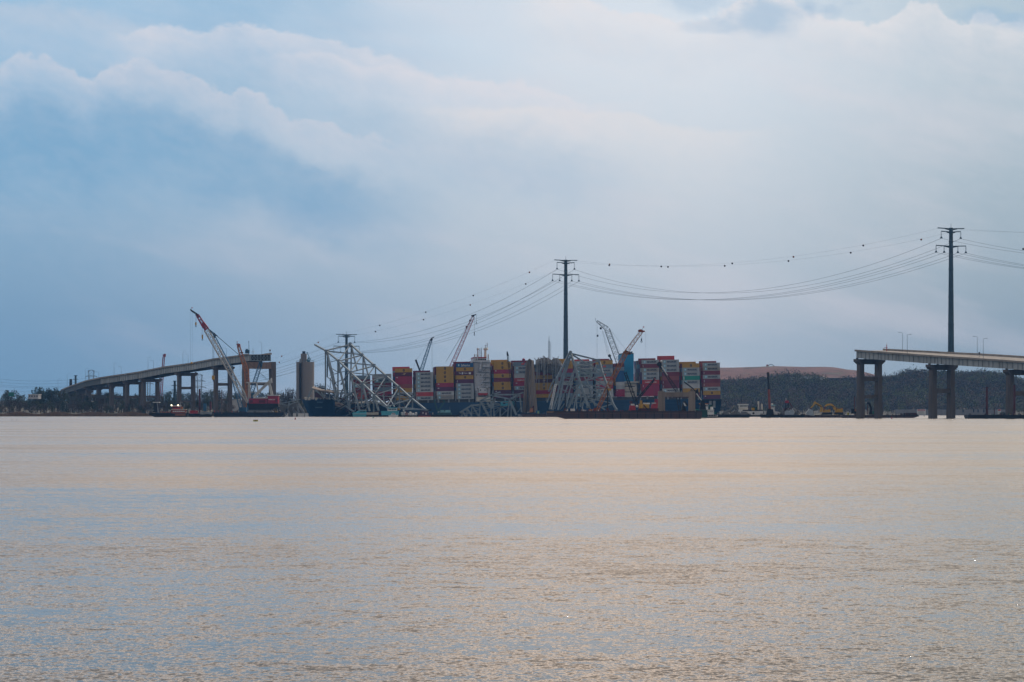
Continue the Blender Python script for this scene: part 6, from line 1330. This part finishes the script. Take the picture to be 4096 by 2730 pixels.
    for x in (2640, 2765): boxpart(r, "broken_cap", x, x+10, 1562, 1565.8, T+.8, 2, CONC)
    b = MB()
    for i in range(10): x = 2664+i*9.6; b.box(tuple(P(x,1592,T+.2)), tuple(P(x+4,1588.2,T+.7)))
    o = b.build("beam_rebar", RUST, r); o['kind'] = 'stuff'
    # black crane behind the portal
    T = 1530; r = thing("crawler_crane", "black lattice crane with a round boom head reaching over the concrete portal", "crane", P(2714, 1660, T)); boom(r, (2706,1562), (2645,1470), T-5, 12, 6, 12, .3, BLACK); boom(r, (2722,1650), (2706,1562), T-3, 10, 12, 8, .3, BLACK, "boom_base"); b = MB(); b.cyl(P(2637,1458,T-6), P(2637,1458,T-4), 1.3, n=12); b.beam(P(2636,1450,T-5), P(2648,1474,T-5), 1.3); b.build("boom_head", BLACK, r); stick_(r, "strut", (2646,1465), (2670,1502), T-6, .45, WHITE); stick_(r, "strut", (2686,1592), (2700,1572), T-6, .5, GREYM); solid(r, "machinery_house", [(2726,1668),(2752,1668),(2745,1640),(2730,1612)], T, 4, BLACK); b = MB(); b.ball(P(2645,1446,T-5), .65, 8); b.build("white_lamp", WHITE, r); stick_(r, "lower_arm", (2735,1606), (2748,1625), T-2, 1.5, BLACK); solid(r, "white_plate", [(2733,1612),(2738,1612),(2746,1626),(2738,1624)], T-3, .3, WHITE)
    # grapple arm
    T = 1560; r = thing("material_handler", "black articulated grapple arm between the portal and the stern containers", "crane", P(2790, 1660, T)); stick_(r, "boom", (2736,1528), (2775,1558), T, .7, BLACK); solid(r, "linkage", [(2772,1556),(2782,1562),(2792,1556),(2796,1575),(2786,1585),(2782,1575)], T, 1.5, BLACK); stick_(r, "arm", (2790,1578), (2810,1610), T, 1.0, BLACK); stick_(r, "cylinder", (2786,1575), (2806,1602), T-.8, .5, WHITE); stick_(r, "arm", (2782,1582), (2784,1600), T, .7, BLACK); solid(r, "body", [(2798,1640),(2825,1640),(2818,1606),(2804,1606)], T, 3, BLACK); boxpart(r, "base", 2785, 2830, 1640.3, 1672, T-.5, 5, mat("dark_green", (.01,.07,.06), .6))
front_barge()
def right_boats():
    Y = 1650
    r = thing("tugboat", "white tugboat with an orange roofed wheelhouse at the ship's stern", "tugboat", wl(2830, Y)); solid(r, "hull", [(2810,1671),(2870,1671),(2872,1661),(2860,1660),(2812,1659)], Y, 7, WHITE); h = boxpart(r, "deckhouse", 2797, 2856, 1641, 1659, Y+1, 5, WHITE); w = boxpart(r, "wheelhouse", 2802, 2832, 1618, 1640.8, Y+1.5, 4, WHITE); boxpart(w, "roof", 2798, 2835, 1614, 1617.8, Y+1, 5, ORNG); winrow(w, 2805, 2831, 1621, 1627, Y+1.5, 5); boxpart(w, "door", 2815, 2819, 1627.5, 1639, Y+1.44, .055, BLACK); winrow(h, 2806, 2852, 1645, 1648, Y+1, 6, None, .6); boxpart(h, "rail", 2797, 2858, 1639, 1640.5, Y+.6, .3, CREAM)
    stick_(r, "mast", (2812,1614), (2811,1606), Y+3, .5, BLACK); stick_(r, "mast", (2804,1614), (2804,1608), Y+3, .4, WHITE); b = MB(); b.cyl(P(2847,1641,Y+3), P(2847,1628,Y+3), .9, .7, 8); b.build("funnel", WHITE, r); boxpart(r, "waterline", 2810, 2870, 1668, 1672.5, Y-.1, .095, BLACK); stick_(r, "door", (2820,1670), (2820,1660), Y-.4, .5, BLACK)
    b = MB()
    for i in range(9): b.cyl(P(2812+i*6.5,1663,Y-.45), P(2812+i*6.5,1663,Y-.12), .42, n=8)
    o = b.build("tyre_fender", BLACK, r); o['kind'] = 'stuff'
    r = barge("work_barge", "dark green edged barge with black gear behind the white tugboat", 2786, 2900, 1660, Y+30, BLACK, 9); boxpart(r, "green_box", 2783, 2800, 1637, 1659, Y+31, 4, GREENP); boxpart(r, "green_box", 2834, 2850, 1620, 1645, Y+33, 4, mat("dark_green", (.01,.07,.06), .6)); deck_gear(r, 2858, 2892, 1658, Y+30, 16, 61, [BLACK, DKBLUE, WHITE, GREENP], 14)
    Y = 1700; SC = SCRAP
    r = barge("scrap_barge", "barge heaped with grey scrap plates right of the ship's stern", 2880, 3005, 1660, Y, BLACK, 14)
    for pts in ([(2885,1660),(2895,1646),(2910,1645),(2918,1660)], [(2915,1660),(2930,1650),(2958,1648),(2962,1660)], [(2932,1650),(2940,1640),(2956,1646)], [(2960,1660),(2966,1646),(2985,1648),(2998,1660)], [(2900,1646),(2925,1638),(2930,1652)]): solid(r, "scrap_plate", pts, Y+4+rnd.random()*3, 3, SC)
    stick_(r, "scrap_beam", (2918,1644), (2930,1626), Y+5, .7, SC); stick_(r, "scrap_beam", (2938,1624), (2952,1642), Y+5, .7, SC); stick_(r, "scrap_beam", (2924,1640), (2936,1622), Y+6, .5, TANT)
    r = thing("tugboat", "white pilot house on a dark stepped hull beside the scrap barge", "tugboat", wl(2975, Y+20)); T = Y+20; w = boxpart(r, "wheelhouse", 2957, 2991, 1622, 1632, T, 5, WHITE); boxpart(w, "roof", 2953, 2994, 1617, 1621.8, T-.5, 6, WHITE); winrow(w, 2959, 2990, 1623, 1627, T, 6); boxpart(r, "deckhouse", 2958, 2992, 1632.3, 1640, T-.2, 5.5, CREAM); solid(r, "hull", [(2956,1668),(3000,1668),(2996,1640.3),(2958,1640.3)], T-.5, 7, WHITE); stick_(r, "mast", (2965,1617), (2965,1584), T+2, .3, BLACK); stick_(r, "radar_arm", (2961,1606), (2969,1606), T+2, .25, BLACK)
    r = thing("work_boat", "white hulled workboat with a yellow box and twin stacks left of the leaning pile", "boat", wl(3030, Y+6)); T = Y+6; solid(r, "hull", [(2996,1661),(3066,1660),(3066,1645),(2990,1646)], T, 6, WHITE); boxpart(r, "waterline", 2996, 3066, 1661.3, 1668.5, T+.2, 5.5, BLACK); b = MB(); b.cyl(P(3014,1654,T-.06), P(3014,1654,T-.003), .65, n=10); b.build("hull_emblem", BLACK, r); boxpart(r, "deck_load", 2972, 3052, 1640, 1645, T+1, 4, BLACK); boxpart(r, "yellow_box", 3007, 3018, 1632, 1642, T+.8, 2, YELL); boxpart(r, "engine_box", 3006, 3030, 1628, 1640, T+3, 3, mat("dark_green", (.01,.07,.06), .6))
    for x, y in ((3033, 1606), (3047, 1616)): b = MB(); b.cyl(P(x,1645,T+3), P(x,y,T+3), .6, .5, 8); b.build("exhaust_stack", CREAM, r)
    boxpart(r, "hatch", 3053, 3056, 1646, 1657, T-.06, .055, BLACK); stick_(r, "ladder", (3028,1645), (3030,1618), T+2, .3, BLACK)
    r = thing("spud_pile", "tall leaning spud pile, black above and rust red below, before the woods", "pile", wl(3079, Y+8)); b = MB(); b.cyl(P(3080,1650,Y+8), P(3075,1558,Y+8), .78, .72, 10); b.build("lower_pipe", mat("rust_pile", (.26,.07,.05), .8, 0, .3, .5), r); b = MB(); b.cyl(P(3075,1558,Y+8), P(3072,1498,Y+8), .72, .66, 10); b.build("upper_pipe", BLACK, r); b = MB(); b.cyl(P(3072,1498,Y+8), P(3071.8,1490,Y+8), .85, .8, 10); b.build("cap", BLACK, r)
    r = barge("work_barge", "dark barge with winches at the foot of the leaning spud pile", 3040, 3125, 1660, Y+3, BLACK, 9); solid(r, "winch", [(3065,1660),(3096,1660),(3092,1638),(3070,1636)], Y+5, 4, BLACK); deck_gear(r, 3090, 3122, 1659, Y+3, 9, 62, [BLACK, WHITE, GREYM], 9)
    r = thing("motor_boat", "white motor launch with a domed cabin just right of the leaning pile", "boat", wl(3094, Y+16)); T = Y+16; boxpart(r, "wheelhouse", 3084, 3100, 1624, 1634, T, 3, WHITE); boxpart(r, "roof", 3082, 3102, 1620, 1623.7, T-.3, 3.6, mat("pale_teal", (.22,.46,.50), .5)); winrow(r, 3085, 3099, 1626, 1630, T, 3); solid(r, "hull", [(3080,1668),(3118,1668),(3122,1652),(3100,1645),(3098,1634.3),(3084,1634.3)], T, 5, WHITE); b = MB(); b.ball(P(3088,1619,T+1), .7, 8); b.build("dome", WHITE, r)
    r = barge("scrap_barge", "low barge loaded with silver scrap and a red gantry in front of the woods", 3118, 3220, 1661, Y, BLACK, 12)
    b = MB(); rg = random.Random(8)
    for i in range(60): p = P(rg.uniform(3125,3195), rg.uniform(1640,1662), Y+rg.uniform(2,8)); d = Vector((rg.uniform(-1,1), rg.uniform(-.3,.3), rg.uniform(-1,1)))*rg.uniform(.8,2.6); b.beam(p-d, p+d, rg.uniform(.15,.6))
    o = b.build("scrap_heap", SC, r); o['kind'] = 'stuff'
    for c, q in ((3150, 1654), (3166, 1651)): b = MB(); b.cyl(P(c,q,Y+1), P(c+3,q,Y+3), 1.7, 1.5, 12); b.build("scrap_drum", mat("galvanised_drum", (.45,.48,.50), .4, .4), r)
    r = thing("lift_frame", "dark red steel lift frame with a mast standing over the silver scrap", "crane", P(3148, 1655, Y+10)); T = Y+10
    for x in (3142, 3153): stick_(r, "leg", (x,1655), (x,1612), T, .7, BLACK)
    boxpart(r, "control_cabin", 3141, 3155, 1603, 1613, T-.5, 3, CRIM); stick_(r, "leg", (3156,1608), (3170,1632), T, .7, DKRED); solid(r, "base", [(3128,1660),(3168,1655),(3164,1632),(3138,1632)], T, 3, DKRED); stick_(r, "mast", (3155,1603), (3155,1582), T+1, .25, BLACK); stick_(r, "mast", (3144,1603), (3144,1594), T+1, .25, WHITE); stick_(r, "cross_bar", (3142,1624), (3153,1624), T, .4, BLACK); stick_(r, "cross_bar", (3142,1630), (3153,1618), T, .3, BLACK)
    solid(r, "rope_bag", [(3165,1650),(3172,1634),(3182,1636),(3184,1650)], T-2, 2, WHITE); solid(r, "dark_bag", [(3180,1655),(3186,1640),(3196,1648),(3200,1656)], T-2, 2, BLACK)
    r = barge("work_barge", "long low barge under the yellow excavators", 3200, 3375, 1662, Y, PURP, 14); deck_gear(r, 3205, 3245, 1661, Y, 16, 63, [RUST, DKRED, BLACK, SCRAP], 5); deck_gear(r, 3335, 3372, 1661, Y, 6, 64, [BLACK, YELL, DKRED], 4)
    solid(r, "silver_bundle", [(3222,1656),(3238,1636),(3250,1642),(3258,1664),(3240,1662)], Y-1, 2, mat("galvanised_drum", (.45,.48,.50), .4, .4)); boxpart(r, "white_crate", 3258, 3272, 1645, 1650, Y+5, 3, WHITE)
    for i, (lb, bx, arm, trk) in enumerate((("large yellow excavator with its arm bent down to the silver scrap", (3300,1640,3322,1650), [(3284,1650),(3286,1628),(3262,1613),(3259,1608),(3254,1622),(3242,1634)], (3290,3330)), ("second yellow excavator, the right hand one, with boom folded forward", (3349,1636,3371,1650), [(3340,1640),(3336,1628),(3322,1618),(3308,1620),(3300,1628)], (3338,3374)))):
        T = Y+6+i*5; r = thing("excavator", lb, "excavator", P((trk[0]+trk[1])/2, 1660, T), "yellow excavators on the barge"); boxpart(r, "body", bx[0], bx[2], bx[1], bx[3], T, 3.4, YELL); boxpart(r, "counterweight", bx[2]-6, bx[2]+1, bx[1]-3, bx[1]-.3, T, 3.4, ORNG); boxpart(r, "cab", bx[0]-8, bx[0]-.3, bx[1]-4, bx[3], T-.2, 2, YELL); boxpart(r, "crawler_track", trk[0], trk[1], 1650.5, 1660, T-.4, 4.4, BLACK)
        for k, (p, q) in enumerate(zip(arm, arm[1:])): stick_(r, "boom" if k < 2 else "stick", p, q, T-1.2, 1.35-.18*k, YELL)
        stick_(r, "cylinder", arm[1], ((arm[2][0]+arm[3][0])/2+3, (arm[2][1]+arm[3][1])/2+6), T-1.9, .35, BLACK); solid(r, "bucket", [(arm[-1][0]-4,arm[-1][1]),(arm[-1][0]+4,arm[-1][1]-2),(arm[-1][0]+3,arm[-1][1]+7),(arm[-1][0]-3,arm[-1][1]+8)], T-2, 1.8, DKRED); boxpart(r, "window", bx[0]-6.5, bx[0]-2, bx[1]-2.5, bx[1]+3, T-.26, .055, GLASS)
    Y = 1640
    r = barge("work_barge", "long dark barge lying behind the first right bridge pier", 3370, 3674, 1662, Y, PURP, 12, (2, 6)); deck_gear(r, 3535, 3600, 1661, Y, 14, 65, [WHITE, CREAM, RUST, BLACK], 4); deck_gear(r, 3600, 3665, 1661, Y, 14, 66, [BLACK, DKRED, PURP], 7); boxpart(r, "pipe_stack", 3625, 3668, 1652, 1661.5, Y+3, 4, PURP); boxpart(r, "yellow_box", 3390, 3396, 1652, 1661, Y+2, 1.5, mat("lime_yellow", (.45,.42,.05), .6)); boxpart(r, "green_box", 3490, 3502, 1645, 1659, Y+8, 3, GREENP)
    r = thing("excavator", "small orange bodied excavator just left of the first right bridge pier", "excavator", P(3424, 1661, Y+3)); T = Y+3; boxpart(r, "body", 3421, 3433, 1638, 1646, T, 2.4, ORNG); boxpart(r, "crawler_track", 3415, 3435, 1646.3, 1655, T-.3, 3, BLACK); boxpart(r, "cab", 3405, 3417, 1636, 1655, T, 2, BLACK); boxpart(r, "undercarriage", 3421, 3432, 1655.3, 1661, T, 2, RUST); stick_(r, "boom", (3417,1640), (3406,1650), T, .8, BLACK)
    r = thing("spud_pile", "thin black pile left of the first right bridge pier", "pile", P(3418, 1660, Y+7)); b = MB(); b.cyl(P(3418,1660,Y+7), P(3418,1587,Y+7), .3, n=8); b.build("pipe", DKRED, r); b = MB(); b.cyl(P(3418,1587,Y+7), P(3418,1584,Y+7), .36, n=8); b.build("cap", BLACK, r)
    r = thing("excavator", "black excavator arm and bucket between the legs of the first right pier", "excavator", P(3480, 1661, Y+6)); T = Y+6; stick_(r, "stick", (3471,1660), (3471,1618), T, .5, RUST); stick_(r, "boom", (3466,1614), (3478,1614), T, .9, BLACK); stick_(r, "boom", (3477,1614), (3486,1640), T, 1.0, BLACK); solid(r, "body", [(3476,1660),(3490,1660),(3488,1634),(3480,1634)], T, 2, BLACK); b = MB(); b.ball(P(3466,1614,T), .55, 8); b.build("pivot", GREYM, r)
    r = barge("work_barge", "long black flat barge at the right edge of the photo", 3873, 4150, 1661, 1500, BLACK, 14, (1, 4)); deck_gear(r, 3940, 4090, 1660.5, 1500, 22, 67, [TANT, BLACK, CREAM, GREENP, RUST], 5); solid(r, "canvas_heap", [(4001,1661),(4004,1651),(4016,1649),(4022,1653),(4024,1661)], 1504, 3, mat("grey_canvas", (.10,.12,.13), .9))
    for px, y0, y1, w, lb in ((3947.5, 1549, 1657, 9.5, "thick dark red pile on the black barge between the last two right piers"), (4057.5, 1541, 1657, 9.5, "dark red pile overlapping the rightmost bridge pier"), (3977.5, 1634, 1660, 3.5, "short thin pile beside the narrow warning sign")):
        r = thing("spud_pile", lb, "pile", P(px, 1661, 1506)); b = MB(); b.cyl(P(px,1662,1506), P(px,y0,1506), w*1506/F/2, n=10); b.build("pipe", DKRED, r); b = MB(); b.cyl(P(px,y0,1506), P(px,y0-1.5,1506), w*1506/F/2+.08, n=10); b.build("cap", BLACK, r)
    r = thing("excavator", "excavator with a long arched arm working on top of the red hill", "excavator", P(3072, 1467, 4280)); T = 4280; boxpart(r, "body", 3066, 3073, 1459, 1465, T, 3, ORNG); boxpart(r, "crawler_track", 3065, 3075, 1465.2, 1469, T-.3, 3.6, BLACK); stick_(r, "boom", (3073,1463), (3080,1459), T, .9, BLACK); stick_(r, "boom", (3080,1459), (3090,1460), T, .9, BLACK); stick_(r, "stick", (3090,1460), (3099,1467), T, .8, BLACK)
right_boats()
def buoys():
    Y = 1090; r = thing("marker_float", "small yellow float with a red top in the open water at left", "buoy", wl(1022, Y)); boxpart(r, "body", 1013, 1031, 1682, 1687, Y, 1.4, mat("float_yellow", (.62,.60,.08), .6)); boxpart(r, "top_band", 1012, 1031, 1680, 1681.8, Y-.03, 1.46, REDP); boxpart(r, "base", 1014, 1030, 1687.2, 1691, Y+.05, 1.3, mat("dark_green", (.01,.07,.06), .6)); boxpart(r, "dark_panel", 1021.4, 1022.8, 1682.3, 1686.6, Y-.04, .035, BLACK)
    for px, Yb, m, lb in ((1181, 1330, REDP, "small red channel buoy off the ship's bow"), (1493, 1600, GREENP, "small green channel buoy below the turquoise boats"), (3567, 1450, REDP, "tiny red float near the first right bridge pier")):
        b = MB(); b.cyl(wl(px,Yb,-.3), wl(px,Yb,.5), .32, .32, 8); b.cyl(wl(px,Yb,.5), wl(px,Yb,1.15), .22, .06, 8); tag(b.build("channel_buoy", m, loc=wl(px,Yb)), lb, "buoy")
    for px, py in ((48, 1682), (66, 1682), (155, 1678)):
        Yb = CH*F/(py-HY)*.995; b = MB(); b.ball(wl(px,Yb,.08), .28, 8, .55); b.ball(wl(px+2,Yb,.32), .1, 6); b.beam(wl(px,Yb,.1), wl(px+2,Yb,.3), .08); tag(b.build("water_bird", BLACK, loc=wl(px,Yb)), "dark water bird afloat near the far left shore", "bird", "water birds at the far left")
buoys()
# ------------------------------------------------------------------ haze over the river
def haze():
    m = bpy.data.materials.new("haze"); m.use_nodes = True; t = m.node_tree; t.nodes.clear()
    o = t.nodes.new('ShaderNodeOutputMaterial'); p = t.nodes.new('ShaderNodeVolumePrincipled')
    p.inputs['Color'].default_value = (.20, .50, 1.0, 1); p.inputs['Density'].default_value = HAZE_D; p.inputs['Anisotropy'].default_value = 0.2
    t.links.new(p.outputs[0], o.inputs['Volume'])
    b = MB(); b.box((-1500, -80, -4), (1500, 5600, 150))
    tag(b.build("haze", m), kind='stuff')
HAZE_D = 0.00004
haze()
